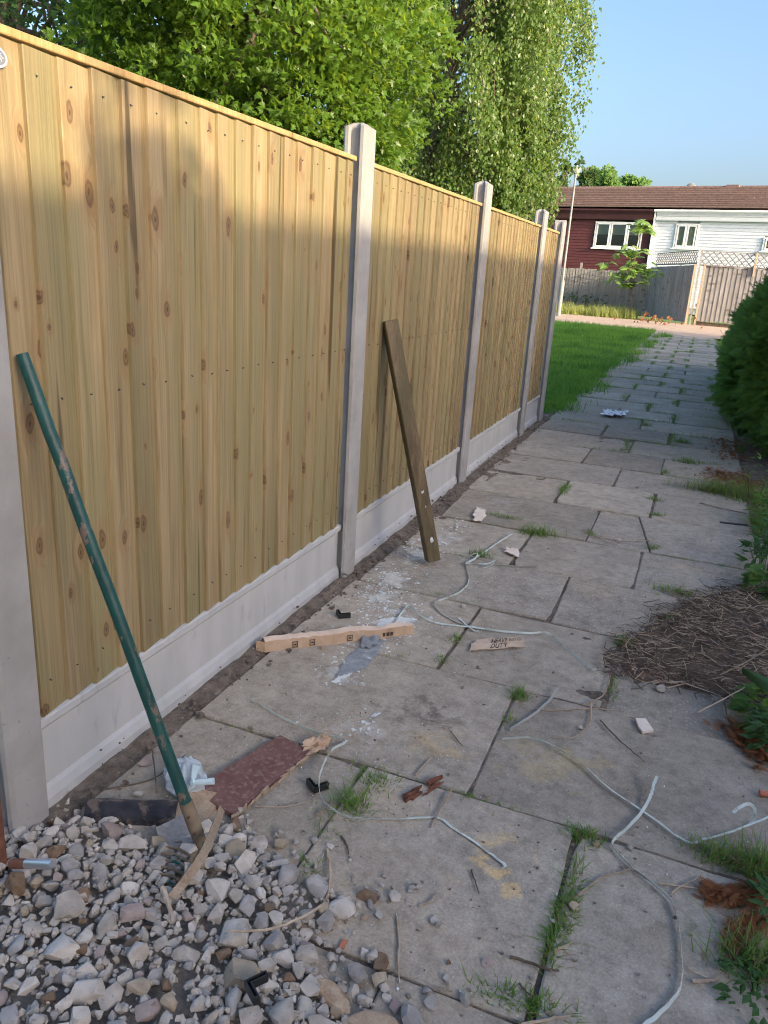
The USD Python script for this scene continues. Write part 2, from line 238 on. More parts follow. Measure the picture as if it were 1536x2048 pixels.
M['lawn'] = leaf_mat('lawn_blades', (.10, .26, .035), (.30, .48, .10), .42, .55)
M['lawn'] = mat('patchy_lawn', {'g': ('geometry', {}), 'r': ('rgb_ramp', {'ramp': [(0, (.12, .28, .035)), (1, (.38, .54, .11))]}), 'n': ('noise_texture', {'scale': 1.1, 'detail': 4, 'roughness': .65}), 'rn': ('rgb_ramp', {'ramp': [(.38, (.55, .62, .6)), (.5, (1, 1, 1)), (.64, (1.35, 1.12, .9))]}), 'mu': ('mix', {'mix_type': 'multiply', 'fac': 1.0}), 'p': ('principled_bsdf', {'roughness': .55, 'specular_ior_level': .3}), 't': ('translucent_bsdf', {}), 'm': ('mix_closure', {'fac': .4})},
    [('g.random_per_island', 'r.fac'), ('g.position', 'n.vector'), ('n.fac', 'rn.fac'), ('r.color', 'mu.color1'), ('rn.color', 'mu.color2'), ('mu.color', 'p.base_color'), ('mu.color', 't.color'), ('p.BSDF', 'm.closure1'), ('t.BSDF', 'm.closure2')], 'm.closure')
M['grass'] = leaf_mat('grass_blades', (.08, .17, .03), (.22, .33, .08), .35, .5)
M['drygrass'] = leaf_mat('dry_grass_blades', (.22, .26, .07), (.42, .42, .15), .35, .6)
M['straw'] = leaf_mat('straw', (.22, .16, .09), (.45, .36, .22), .15, .7)
M['maple'] = leaf_mat('maple_leaves', (.06, .12, .012), (.20, .275, .03), .36, .42, .45, (.32, .46, .04))
M['birch'] = leaf_mat('birch_leaves', (.065, .12, .025), (.20, .265, .06), .38, .38, .5, (.32, .42, .08))
M['oak'] = leaf_mat('oak_leaves', (.035, .078, .02), (.10, .16, .045), .28, .45, .4)
M['fartree'] = leaf_mat('far_leaves', (.10, .19, .05), (.20, .31, .08), .35, .6)
M['conifer'] = leaf_mat('conifer_sprays', (.045, .115, .022), (.25, .40, .085), .32, .55, .25)
M['chestnut'] = leaf_mat('sapling_leaves', (.13, .22, .05), (.28, .38, .11), .4, .4, .5)
M['weed'] = leaf_mat('weed_leaves', (.035, .09, .025), (.085, .18, .05), .3, .5)
M['deadfrond'] = leaf_mat('dead_fronds', (.16, .065, .025), (.36, .17, .06), .2, .8)
M['slab'] = slab_mat('slab_smooth', (.255, .231, .186), (.39, .357, .296), 130, .05)
M['slab_rough'] = slab_mat('slab_aggregate', (.215, .196, .163), (.325, .302, .252), 75, .42)
for nm, a, b in (('grey', (.30, .273, .228), (.45, .415, .36)), ('pale', (.39, .355, .30), (.55, .51, .445)), ('tan', (.27, .22, .15), (.39, .325, .235)), ('brown', (.13, .085, .052), (.215, .15, .095)), ('blue', (.23, .215, .195), (.37, .35, .32)), ('pinkish', (.27, .215, .19), (.38, .315, .275))):
    M['stone_' + nm] = two_tone('stone_' + nm, a, b, 26, .85, .35, 130, rand=.12, third=tuple(x * .55 for x in a), tscale=60, tlo=.62, thi=.72, dist=.004)
M['green_paint'] = two_tone('chipped_green_paint', (.005, .042, .038), (.010, .075, .064), 30, .42, .2, 90, third=(.15, .11, .085), tscale=26, tlo=.60, thi=.63, spec=.5, stretch=(1, 1, .45))
M['dirty_pole'] = two_tone('soil_stained_pole', (.14, .105, .07), (.23, .18, .12), 18, .8, .3, 60, third=(.012, .085, .07), tscale=20, tlo=.58, thi=.62)
M['rust'] = two_tone('rusty_steel', (.11, .045, .03), (.20, .085, .05), 18, .85, .3, 70)
M['dark_steel'] = two_tone('dark_dirty_steel', (.04, .04, .045), (.09, .085, .085), 18, .6, .2, 60)
M['steel'] = mat('bright_steel', {'p': ('principled_bsdf', {'base_color': (.55, .57, .60), 'metallic': .9, 'roughness': .32})}, [])
M['black_plastic'] = mat('black_plastic', {'p': ('principled_bsdf', {'base_color': (.012, .014, .015), 'roughness': .42})}, [])
M['dirty_black'] = two_tone('muddy_black_plastic', (.014, .016, .021), (.035, .037, .045), 30, .5, .3, 60, third=(.13, .105, .085), tscale=22, tlo=.54, thi=.62)
M['strap'] = two_tone('plastic_strap', (.40, .47, .43), (.54, .61, .57), 16, .4, .1, 60, third=(.27, .26, .22), tscale=22, tlo=.52, thi=.66)
M['strap_dull'] = mat('dusty_strap', {'p': ('principled_bsdf', {'base_color': (.27, .285, .255), 'roughness': .6})}, [])
M['cardboard'] = two_tone('cardboard', (.44, .31, .20), (.54, .40, .28), 14, .85, .1, 60, third=(.36, .24, .15), tscale=9, tlo=.6, thi=.72)
M['card_top'] = two_tone('pale_cardboard', (.58, .46, .36), (.68, .56, .45), 14, .85, .1, 60)
M['print'] = mat('brown_print', {'p': ('principled_bsdf', {'base_color': (.075, .05, .035), 'roughness': .8})}, [])
M['paper'] = two_tone('pale_paper', (.60, .53, .45), (.72, .65, .57), 18, .8, .15, 40)
M['scrap_card'] = two_tone('buff_scrap_card', (.42, .33, .24), (.52, .42, .32), 18, .85, .15, 40)
M['whitish'] = two_tone('printed_plastic_sheet', (.62, .66, .72), (.8, .82, .84), 10, .45, .1, 40, third=(.12, .14, .2), tscale=24, tlo=.56, thi=.6)
M['redboard'] = two_tone('maroon_stained_board', (.125, .062, .056), (.175, .095, .083), 14, .75, .2, 60, third=(.27, .20, .175), tscale=75, tlo=.5, thi=.78)
M['cement_white'] = two_tone('cement_powder', (.50, .55, .55), (.66, .70, .69), 40, .9, .2, 90)
M['cement_grey'] = two_tone('wet_mortar', (.17, .19, .21), (.31, .34, .36), 16, .8, .6, 50, third=(.52, .55, .56), tscale=26, tlo=.62, thi=.7, dist=.01)
M['twig'] = two_tone('twig_bark', (.26, .20, .14), (.44, .36, .27), 20, .85, .2, 60, rand=.25)
M['darktwig'] = two_tone('dark_twig', (.075, .055, .042), (.16, .125, .09), 20, .85, .2, 60, rand=.3)
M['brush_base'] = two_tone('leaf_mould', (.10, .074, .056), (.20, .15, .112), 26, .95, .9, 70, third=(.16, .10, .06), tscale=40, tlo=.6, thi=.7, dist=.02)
M['maroon_clad'] = two_tone('maroon_cladding', (.082, .026, .026), (.105, .036, .035), 3, .55, .05, 30, rand=.08)
M['maroon_dark'] = two_tone('maroon_fascia', (.05, .020, .022), (.065, .027, .028), 3, .55, .05, 30)
M['white_clad'] = two_tone('white_cladding', (.60, .65, .70), (.66, .71, .75), 2, .45, .04, 30, rand=.02)
M['white_frame'] = mat('white_window_frame', {'p': ('principled_bsdf', {'base_color': (.8, .81, .8), 'roughness': .35})}, [])
M['roof'] = two_tone('roof_tiles', (.145, .097, .082), (.22, .155, .132), 5, .85, .3, 30, third=(.55, .5, .47), tscale=7, tlo=.68, thi=.72, rand=.08, stretch=(2, 2, 1))
M['glass'] = mat('window_glass', {'p': ('principled_bsdf', {'base_color': (.015, .018, .02), 'roughness': .05, 'specular_ior_level': .8})}, [])
M['glass'] = mat('window_pane', {'t': ('transparent_bsdf', {'color': (.85, .9, .88)}), 'gl': ('glossy_bsdf', {'color': (1, 1, 1), 'roughness': .02}), 'fr': ('fresnel', {'IOR': 1.7}), 'm': ('mix_closure', {})}, [('fr.fac', 'm.fac'), ('t.BSDF', 'm.closure1'), ('gl.BSDF', 'm.closure2')], 'm.closure')
M['curtain'] = two_tone('pale_blind', (.50, .53, .46), (.58, .60, .53), 3, .8, .02, 20)
M['room'] = mat('room_dark', {'p': ('principled_bsdf', {'base_color': (.05, .05, .05), 'roughness': .9})}, [])
M['galv'] = two_tone('grey_column_paint', (.19, .205, .195), (.26, .275, .26), 4, .5, .05, 30)
M['brick'] = two_tone('house_brick', (.24, .12, .085), (.32, .17, .12), 8, .9, .2, 40)
M['badge'] = mat('badge_metal', {'p': ('principled_bsdf', {'base_color': (.72, .73, .76), 'metallic': .6, 'roughness': .35})}, [])
M['badge_dark'] = mat('badge_relief', {'p': ('principled_bsdf', {'base_color': (.16, .17, .2), 'roughness': .5})}, [])
M['bag'] = mat('thin_blue_white_bag', {'g': ('geometry', {}), 'n': ('noise_texture', {'scale': 28, 'detail': 4}), 'bu': ('bump', {'strength': .6, 'distance': .008}), 'p': ('principled_bsdf', {'base_color': (.60, .68, .74), 'roughness': .25, 'specular_ior_level': .6}), 't': ('translucent_bsdf', {'color': (.55, .75, .85)}), 'tr': ('transparent_bsdf', {}), 'm': ('mix_closure', {'fac': .35}), 'm2': ('mix_closure', {'fac': .22})},
    [('g.position', 'n.vector'), ('n.fac', 'bu.height'), ('bu.normal', 'p.normal'), ('p.BSDF', 'm.closure1'), ('t.BSDF', 'm.closure2'), ('m.closure', 'm2.closure1'), ('tr.BSDF', 'm2.closure2')], 'm2.closure')
M['bag_knot'] = mat('bag_knot_plastic', {'p': ('principled_bsdf', {'base_color': (.56, .72, .74), 'roughness': .35})}, [])
M['terracotta'] = mat('terracotta', {'p': ('principled_bsdf', {'base_color': (.42, .15, .085), 'roughness': .8})}, [])

# ------------------------------------------------------------------ ground
rng = np.random.default_rng(7)
solo('ground', (np.array([[-400, -400, -.06], [400, -400, -.06], [400, 400, -.06], [-400, 400, -.06]], float), np.array([[0, 1, 2], [0, 2, 3]])), M['turf'], kind='structure')
FX = -1.3343           # path face of the fence posts
def grid(x0, x1, y0, y1, step, fz):
    xs, ys = np.arange(x0, x1 + 1e-6, step), np.arange(y0, y1 + 1e-6, step); X, Y = np.meshgrid(xs, ys); v = np.stack([X.ravel(), Y.ravel(), fz(X.ravel(), Y.ravel())], 1); nx = len(xs); i = (np.arange(len(ys) - 1)[:, None] * nx + np.arange(nx - 1)).ravel()
    return v, np.stack([i, i + 1, i + nx + 1, i + nx], 1)
def nz(x, y, s, seed=0, o=3): return meshkit.fbm(np.stack([np.asarray(x, float) * s, np.asarray(y, float) * s, np.zeros_like(np.asarray(x, float))], -1), o, seed)
def soil_z(x, y):
    n = nz(x, y, 9, 3, 4) - .5
    strip = np.exp(-((x + 1.34) / .035) ** 2) * (.014 + .04 * (nz(x, y, 14, 9, 3) - .35))
    return -.007 + .012 * n + np.where(y < 8.3, strip, 0)
solo('soil_bed', grid(-1.9, 1.2, -1.0, 8.4, .02, soil_z), M['soil'], kind='structure', smooth=True)
# lawn beyond the fence end, rough verge to the right, bare ground at the far end
solo('lawn', grid(-14, -1.2, 8.3, 29, .5, lambda x, y: -.02 + .03 * (nz(x, y, .6, 5) - .5)), M['turf'], kind='structure')
solo('verge', grid(1.2, 7, -4, 29, .5, lambda x, y: -.02 + .03 * (nz(x, y, .6, 6) - .5)), M['turf'], kind='structure')
solo('bare_ground', grid(-6, 7, 24.6, 33.2, .3, lambda x, y: -.008 + .02 * (nz(x, y, .8, 8) - .5)), M['far_dirt'], kind='structure')
solo('path_bed', grid(-1.35, .62, 8.3, 25.4, .1, lambda x, y: -.018 + .012 * (nz(x, y, 5, 8) - .5)), M['dust'], kind='structure', smooth=True)

# paving slabs
path_p = thing('path', None, None, kind='structure')
ROWS = [-.68, -.05, .57, 1.19, 1.81, 2.46, 3.08, 3.65, 4.25, 4.92, 5.58, 6.2, 6.82]
while ROWS[-1] < 24.6: ROWS.append(ROWS[-1] + .625)
SLABS = []
for i in range(len(ROWS) - 1):
    y0, y1 = ROWS[i], ROWS[i + 1]
    odd = i % 2 == 1
    xs = [-1.303, -.69, -.085, .515] if odd else [-1.303, -.385, .515]
    if i == 8: xs = [-1.285, -.39, -.10, .60]
    for j in range(len(xs) - 1):
        g_ = .004 if rng.random() < .7 else .008
        if y0 > 7: g_ = rng.uniform(.008, .02)
        jit = rng.uniform(-.004, .004, (4, 2))
        c = np.array([[xs[j] + g_, y0 + g_], [xs[j + 1] - g_, y0 + g_], [xs[j + 1] - g_, y1 - g_], [xs[j] + g_, y1 - g_]]) + jit
        if i == 8 and j == 1: c[2, 0] -= .05; c[1, 0] += .06
        if i == 8 and j == 2: c[3, 0] -= .05; c[0, 0] += .06
        if xs[j] < -1.2 and y0 < 8: c[[0, 3], 0] += rng.uniform(-.012, .03, 2)
        zt = rng.uniform(-.004, .004); tx, ty = rng.uniform(-.006, .006, 2); ce = c.mean(0)
        ring, top = [], []
        for a in range(4):      # wavering edge, worn arris
            b = (a + 1) % 4
            for t in np.linspace(0, 1, 7, endpoint=False): ring.append(c[a] + (c[b] - c[a]) * t + rng.normal(0, .0014, 2))
        ring = np.array(ring); n = len(ring)
        for a in range(4):     # knocked off corners
            if rng.random() < .4: ring[7 * a] += (ce - c[a]) / np.linalg.norm(ce - c[a]) * rng.uniform(.004, .02)
        inn = ce + (ring - ce) * (1 - .006 / np.maximum(.2, np.linalg.norm(ring - ce, axis=1, keepdims=True)))
        zf = lambda q: zt + tx * (q[:, 0] - ce[0]) + ty * (q[:, 1] - ce[1])
        v = np.vstack([np.c_[ring, np.full(n, -.045)], np.c_[ring, zf(ring) - .004], np.c_[inn, zf(inn)], [[*ce, zt]]])
        k = np.arange(n); k2 = (k + 1) % n
        f = np.vstack([np.c_[k, k2, n + k2], np.c_[k, n + k2, n + k], np.c_[n + k, n + k2, 2 * n + k2], np.c_[n + k, 2 * n + k2, 2 * n + k], np.c_[2 * n + k, 2 * n + k2, np.full(n, 3 * n)]])
        rough = (i in (5, 6, 8, 10) and j >= len(xs) - 3 + (i % 2)) or rng.random() < .15
        part(path_p, 'paving_slab', (v, f), M['slab_rough' if rough else 'slab'])

# ------------------------------------------------------------------ fence
PY = [1.2433 + 1.92 * k for k in range(4)] + [7.93]   # far edge of each post
PW, PD, PH = .112, .098, 1.925
ordn = ['nearest', 'second', 'third', 'fourth', 'last']
def cross(w, d, sw=.052, sd=.022):
    c = .009
    return [(-d, c), (-d + c, 0), (-d / 2 - sw / 2, 0), (-d / 2 - sw / 2 + .004, sd), (-d / 2 + sw / 2 - .004, sd), (-d / 2 + sw / 2, 0), (-c, 0), (0, c), (0, w - c), (-c, w), (-d / 2 + sw / 2, w), (-d / 2 + sw / 2 - .004, w - sd), (-d / 2 - sw / 2 + .004, w - sd), (-d / 2 - sw / 2, w), (-d + c, w), (-d, w - c)]
plab = ['pale concrete fence post at the near end behind the green pole', 'concrete fence post with pointed cap between the two nearest panels', 'concrete fence post with pointed cap just beyond the leaning timber', 'concrete fence post with pointed cap beside the rounded end post', 'round topped concrete end post of the fence next to the lawn']
for k, y in enumerate(PY):
    pts = np.array(cross(PW, PD)); 
    if pts is not None:
        P = m3.CrossSection([pts[::-1].tolist()])
        if P.area() < 1e-6: P = m3.CrossSection([pts.tolist()])
    z0 = -.12
    if k < 4:
        body = P.extrude(PH - z0 - .0).translate([0, 0, z0])
        cen = np.array([-PD / 2, PW / 2]); Q = P.translate((-cen).tolist())
        cap = Q.extrude(.017, scale_top=(.45, .45)).translate([*cen, PH - .0005])
        me = body + cap
    else:
        hb = PH - .075
        body = P.extrude(hb + .075 - z0).translate([0, 0, z0])
        cyl = m3.Manifold.cylinder(.3, PW / 2, PW / 2, 40).rotate([0, 90, 0]).translate([-.2, PW / 2, hb + .02])
        cut = m3.Manifold.cube([.5, .5, 4]).translate([-.25, -.2, hb + .02 - 4]) + cyl
        me = body ^ cut
    a = me.to_mesh(); v = np.array(a.vert_properties[:, :3]); f = np.array(a.tri_verts)
    lean = [0, .003, -.004, .002, .004][k]
    v = v + [FX, y - PW, 0]; v[:, 1] += lean * v[:, 2]; v[:, 0] += -.002 * v[:, 2] * (k % 2)
    solo('fence_post', (v, f), M['concrete_post'], plab[k], 'fence post', 'concrete posts of the new fence')

GB_T, P_T = .265, 1.8136
glab = ['pale concrete gravel board under the nearest fence panel', 'pale concrete gravel board behind the foot of the leaning timber', 'concrete gravel board under the third fence panel from the camera', 'short concrete gravel board under the last narrow fence panel']
flab = ['widest looking timber fence panel with the silver oval badge, nearest the camera', 'timber fence panel with the old brown timber leaning on it', 'third timber fence panel from the camera, sunlit along its top', 'narrow last timber fence panel beside the rounded end post']
edges1 = [1.275, 1.367, 1.465, 1.567, 1.665, 1.761, 1.887, 1.991, 2.075, 2.17, 2.266, 2.366, 2.466, 2.56, 2.675, 2.77, 2.876, 2.97]
for k in range(4):
    ya, yb = PY[k] - .012, PY[k + 1] - PW + .012
    xg = FX - .042       # face of the recessed field
    prof = [(-.012, -.10), (-.008, .0), (-.008, .026), (-.016, .05), (-.024, .062), (-.024, .225), (-.011, .238), (-.008, .243), (-.008, GB_T - .004), (-.012, GB_T), (-.042, GB_T), (-.042, -.10)]
    pr = np.array([(FX - .028 + a, b) for a, b in prof]); n = len(pr)
    ext = trimesh.creation.extrude_polygon(Polygon(pr), yb - ya, engine='earcut'); vv = np.array(ext.vertices)
    v = np.stack([vv[:, 0], ya + vv[:, 2], vv[:, 1]], 1); ff = np.array(ext.faces)[:, ::-1]
    solo('gravel_board', (v, ff), M['gravel_board'], glab[k], 'gravel board', 'concrete gravel boards under the fence')
    t = thing('timber_fence', flab[k], 'timber fence', 'timber featherboard fence panels')
    ya2, yb2 = PY[k] + .003, PY[k + 1] - PW - .003
    if k == 0: ed = [y for y in edges1]
    else:
        ed = [ya2 - .03 + rng.uniform(0, .03)]
        while ed[-1] < yb2 - .05: ed.append(ed[-1] + rng.uniform(.086, .105))
    xb = FX - .052
    for i, y in enumerate(ed):
        yy0, yy1 = max(ya2, y), min(yb2, (ed[i + 1] + .022) if i + 1 < len(ed) else yb2)
        if yy1 - yy0 < .03: continue
        zb = GB_T + .003 + rng.uniform(0, .006) ; zt_ = P_T - .019 - rng.uniform(0, .005)
        tb, tf_ = .0140, .0040
        nzs = 7; zs = np.linspace(zb, zt_, nzs); wob = rng.normal(0, .0011, nzs); wob2 = rng.normal(0, .0011, nzs)
        vs = []
        for z, w1, w2 in zip(zs, wob, wob2):
            vs += [[xb + tf_ * .7, yy0 + w1, z], [xb + tf_ * .7 + tb + w2 * .6, yy0 + w1, z], [xb + tf_ * .7 + tb + .001 + w2 * .6, yy0 + .003 + w1, z], [xb + tf_ + w2 * .5, yy1, z], [xb, yy1, z]]
        v = np.array(vs); f = []
        for a in range(nzs - 1):
            for b in range(5):
                c = (b + 1) % 5; f += [(5 * a + b, 5 * a + c, 5 * a + 5 + c), (5 * a + b, 5 * a + 5 + c, 5 * a + 5 + b)]
        e = 5 * (nzs - 1); f += [(0, 2, 1), (0, 3, 2), (0, 4, 3), (e, e + 1, e + 2), (e, e + 2, e + 3), (e, e + 3, e + 4)]
        bp = part(t, 'board', (v, np.array(f)), M['board'])
        nails = [tube([[xb + .014, yy0 + .035 + .01 * (q % 2), z + rng.uniform(-.006, .006)], [xb + .0225, yy0 + .035 + .01 * (q % 2), z]], .0018, 6) for q, z in enumerate((.36, 1.06, 1.74))]
        for nv in nails: nv[0][:, 0] -= .0035
        part(bp, 'nails', cat_(nails), M['dark_steel'], kind='stuff')
    part(t, 'cap_rail', rbox(xb - .03, xb + .0200, ya2, yb2, P_T - .017, P_T, .002), M['cap'])
    for z in (.36, 1.06, 1.72): part(t, 'back_rail', box(xb - .034, xb - .001, ya2, yb2, z - .02, z + .02), M['cap'])
    if k == 0:      # silver oval badge near the top of the first board
        a = np.linspace(0, 2 * np.pi, 36, endpoint=False); cyb, czb = 1.293, 1.752
        def oval(ry, rz, x0, x1): 
            vv = trimesh.creation.extrude_polygon(Polygon(np.c_[ry * np.cos(a), rz * np.sin(a)]), x1 - x0, engine='earcut'); q = np.array(vv.vertices)
            return np.stack([x0 + q[:, 2], cyb + q[:, 0], czb + q[:, 1]], 1), np.array(vv.faces)
        bd = part(t, 'badge', oval(.031, .0205, xb + .010, xb + .0205), M['badge'], 'silver oval maker badge')
        part(bd, 'badge_field', oval(.0255, .0155, xb + .0206, xb + .0212), M['badge_dark'])
        rel = []
        for q in range(9):
            ph = q * .7; rel.append(tube(np.array([[xb + .0215, cyb + .019 * math.cos(ph), czb + .0105 * math.sin(ph)], [xb + .0215, cyb + .013 * math.cos(ph + .5), czb + .008 * math.sin(ph + .5)], [xb + .0215, cyb + .005 * math.cos(ph + .2), czb + .003 * math.sin(ph)]]), .0013, 5))
        part(bd, 'badge_relief', cat_(rel), M['badge'])

# ------------------------------------------------------------------ terrace of houses beyond the path
A_, B_ = G(1060, 417.5, 5.0), G(1536, 420.5, 5.0)
ANG = math.radians(-13.6); U = np.array([math.cos(ANG), math.sin(ANG), 0]); N = np.array([math.sin(ANG), -math.cos(ANG), 0])   # along, outwards to the camera
PE = G(1313, 419.5, 5.0)
def hu(px, py, out=0.0):
    q = AP(px, py, PE + N * out, N); return float(np.dot(q - PE, U)), float(q[2])
rzH = ANG
hs = thing('terraced_house', 'maroon boarded terraced house with white window beyond the path', 'house', None, PE * [1, 1, 0], rzH)
hw = thing('terraced_house', 'white boarded terraced house with brown tiled roof behind the trellis', 'house', None, PE * [1, 1, 0], rzH)
# local frame: x along the wall, -y towards the camera
DEP = 7.6
def roof(parent, x0, x1):
    n = 11; ze, zr, d = 5.02, 6.42, 3.85
    for i in range(n):
        a, b = i / n, (i + 1) / n
        y0, y1 = -.35 + (d + .35) * a, -.35 + (d + .35) * b; z0, z1 = ze + (zr - ze) * a, ze + (zr - ze) * b
        v = np.array([[x0, y0, z0 + .075], [x1, y0, z0 + .075], [x1, y0, z0 + .15], [x0, y0, z0 + .15], [x0, y1 + .03, z1 + .03], [x1, y1 + .03, z1 + .03], [x1, y1 + .03, z1 - .03], [x0, y1 + .03, z1 - .03]])
        f = np.array([[0, 1, 2], [0, 2, 3], [3, 2, 5], [3, 5, 4], [4, 5, 6], [4, 6, 7], [7, 6, 1], [7, 1, 0], [0, 3, 4], [0, 4, 7], [1, 6, 5], [1, 5, 2]])
        part(parent, 'tile_course', (v, f), M['roof'])
    v = np.array([[x0, d, zr], [x1, d, zr], [x1, 2 * d + .35, ze], [x0, 2 * d + .35, ze], [x0, d, zr - .06], [x1, d, zr - .06], [x1, 2 * d + .35, ze - .06], [x0, 2 * d + .35, ze - .06]])
    part(parent, 'rear_roof', (v, np.vstack([BOXF[:, [0, 2, 1]], BOXF[:, [0, 3, 2]]])), M['roof'])
    part(parent, 'ridge_tiles', tube([[x0, d, zr + .03], [x1, d, zr + .03]], .1, 8), M['roof'])
def clad(parent, x0, x1, z0, z1, y, m, holes, h=.15, name='cladding_board'):
    z = z0
    while z < z1 - .02:
        zz = min(z + h, z1); xs = [(x0, x1)]
        for (hx0, hx1, hz0, hz1) in holes:
            if zz > hz0 and z < hz1: xs = [s for (a, b) in xs for s in ((a, min(b, hx0)), (max(a, hx1), b)) if s[1] - s[0] > .02]
        for a, b in xs:
            v = np.array([[a, y + .1, z], [b, y + .1, z], [b, y - .028, z], [a, y - .028, z], [a, y + .1, zz + .01], [b, y + .1, zz + .01], [b, y - .004, zz + .01], [a, y - .004, zz + .01]]); part(parent, name, (v, np.vstack([BOXF[:, [0, 2, 1]], BOXF[:, [0, 3, 2]]])), m)
        z = zz
def window(parent, x0, x1, z0, z1, splits, y, blind=False):
    w = part(parent, 'window', cat_([box(x0 - .07, x1 + .07, y - .07, y + .02, z0 - .07, z0), box(x0 - .07, x1 + .07, y - .07, y + .02, z1, z1 + .07), box(x0 - .07, x0, y - .068, y + .02, z0, z1), box(x1, x1 + .07, y - .068, y + .02, z0, z1)] + [box(x0 + (x1 - x0) * s - .05, x0 + (x1 - x0) * s + .05, y - .066, y + .02, z0, z1) for s in splits]), M['white_frame'])
    part(w, 'sill', box(x0 - .14, x1 + .14, y - .13, y - .071, z0 - .12, z0 - .06), M['white_frame'])
    ss = [0] + list(splits) + [1]
    for a, b in zip(ss[:-1], ss[1:]):
        xa, xb_ = x0 + (x1 - x0) * a + .04, x0 + (x1 - x0) * b - .04
        part(w, 'sash', cat_([box(xa, xb_, y - .085, y - .067, z0 + .002, z0 + .07), box(xa, xb_, y - .085, y - .067, z1 - .07, z1 - .002), box(xa, xa + .06, y - .084, y - .067, z0 + .07, z1 - .07), box(xb_ - .06, xb_, y - .084, y - .067, z0 + .07, z1 - .07)]), M['white_frame'])
        part(w, 'pane', box(xa + .06, xb_ - .06, y - .05, y - .046, z0 + .07, z1 - .07), M['glass'])
    if blind: part(w, 'blind', box(x0, x1, y + .03, y + .045, z0 + (z1 - z0) * .52, z1), M['curtain'])
    else: part(w, 'blind', box(x0, x1, y + .05, y + .065, z0, z1), M['curtain'])
    part(w, 'reveal', box(x0, x1, y + .5, y + .52, z0 - .1, z1 + .1), M['room'])
xL, xR = -13.0, 9.5
w1a, w1b = hu(1195, 445), hu(1272, 496); w2a, w2b = hu(1356, 450), hu(1392, 495); w3a = hu(1531, 478)
W1 = (w1a[0], hu(1286, 446)[0], w1b[1], w1a[1] - .02); W2 = (w2a[0], hu(1397, 450)[0], w2b[1], w2a[1]); W3 = (w3a[0], w3a[0] + 1.4, hu(1531, 502)[1] + .05, hu(1531, 478)[1])
W1 = (min(w1a[0], hu(1188, 496)[0] + .05), W1[1], W1[2], W1[3])
part(hs, 'wall', box(xL, -.02, .12, DEP, 0, 4.95), M['room']); part(hw, 'wall', box(.02, xR, .12, DEP, 0, 4.95), M['white_clad'])
def carve(parent): pass
hole = lambda w: (w[0] - .07, w[1] + .07, w[2] - .07, w[3] + .07)
zfb = hu(1313, 441)[1]
clad(hs, xL, -.06, .3, zfb, 0, M['maroon_clad'], [hole(W1)])
clad(hw, .06, xR, .3, zfb, 0, M['white_clad'], [hole(W2), hole(W3)])
part(hs, 'fascia', box(xL, -.07, -.16, .1, zfb, 4.97), M['maroon_dark']); clad(hw, .10, xR, zfb, 4.97, -.13, M['white_clad'], [], .22, 'fascia_board')
part(hw, 'corner_trim', box(-.02, .058, -.17, .1, .3, 4.96), M['white_frame'])
part(hs, 'corner_trim', box(-.058, -.024, -.10, .1, .3, zfb - .005), M['maroon_dark'])
part(hs, 'gutter', tube([[xL, -.42, 4.93], [-.03, -.42, 4.93]], .055, 8), M['maroon_dark']); part(hw, 'gutter', tube([[.03, -.42, 4.93], [xR, -.42, 4.93]], .055, 8), M['white_frame'])
for i, (h_, w, s, b) in enumerate(((hs, W1, (.33, .70), True), (hw, W2, (.5,), False), (hw, W3, (.5,), False))): window(h_, *w, s, -.0, b)
roof(hs, xL - .2, -.002); roof(hw, .002, xR)
q = hu(1375, 366, -3.8); part(hw, 'satellite_dish', cat_([tube(np.array([[q[0], 4.6 + .00 * 1, 6.5], [q[0], 4.6, 6.58]]), .02, 6), (lambda m: (np.array(m.vertices) * [.26, .07, .2] + [q[0], 4.55, 6.58], np.array(m.faces)))(trimesh.creation.icosphere(2))]), M['galv'])
q = hu(1468, 370, -3.8); part(hw, 'roof_vent', box(q[0] - .32, q[0] + .32, 3.5, 3.95, 6.3, 6.56), M['roof'])

# ------------------------------------------------------------------ houses out of frame on the right, whose roof shades the path
ht = thing('brick_terrace', 'long brick terrace with low tiled roof along the right of the path', 'house')
part(ht, 'wall', box(7.2, 14.2, -14, 21.0, -.05, 3.45), M['brick'])
xr0, xe0, ze0, zr0 = 10.7, 6.8, 3.42, 5.02
v = np.array([[xe0, -14.3, ze0], [14.6, -14.3, ze0], [xr0, -14.3, zr0], [xe0, 21.3, ze0], [14.6, 21.3, ze0], [xr0, 21.3, zr0]])
part(ht, 'roof', (v, np.array([[0, 1, 2], [3, 5, 4], [0, 2, 5], [0, 5, 3], [1, 4, 5], [1, 5, 2], [0, 3, 4], [0, 4, 1]])), M['roof'])
for i in range(7):
    y = -11 + i * 4.6
    for z in (1.0,):
        w = part(ht, 'window', cat_([box(7.15, 7.198, y, y + 1.5, z, z + .06), box(7.15, 7.198, y, y + 1.5, z + 1.14, z + 1.2), box(7.15, 7.198, y, y + .06, z + .06, z + 1.14), box(7.15, 7.198, y + 1.44, y + 1.5, z + .06, z + 1.14), box(7.15, 7.198, y + .72, y + .78, z + .06, z + 1.14)]), M['white_frame'])
        part(w, 'pane', box(7.17, 7.195, y + .061, y + 1.439, z + .061, z + 1.139), M['dark_steel'])

gb_ = thing('brick_garage', 'low brick garage behind the photographer at the near end of the path', 'garage')
part(gb_, 'wall', box(-8, 2.4, -7.5, -3.2, -.05, 2.5), M['brick']); part(gb_, 'roof', box(-8.2, 2.6, -7.7, -3.0, 2.503, 2.68), M['dark_steel']); part(gb_, 'door', box(-3.2, -.8, -3.199, -3.15, 0, 2.1), M['dark_steel'])

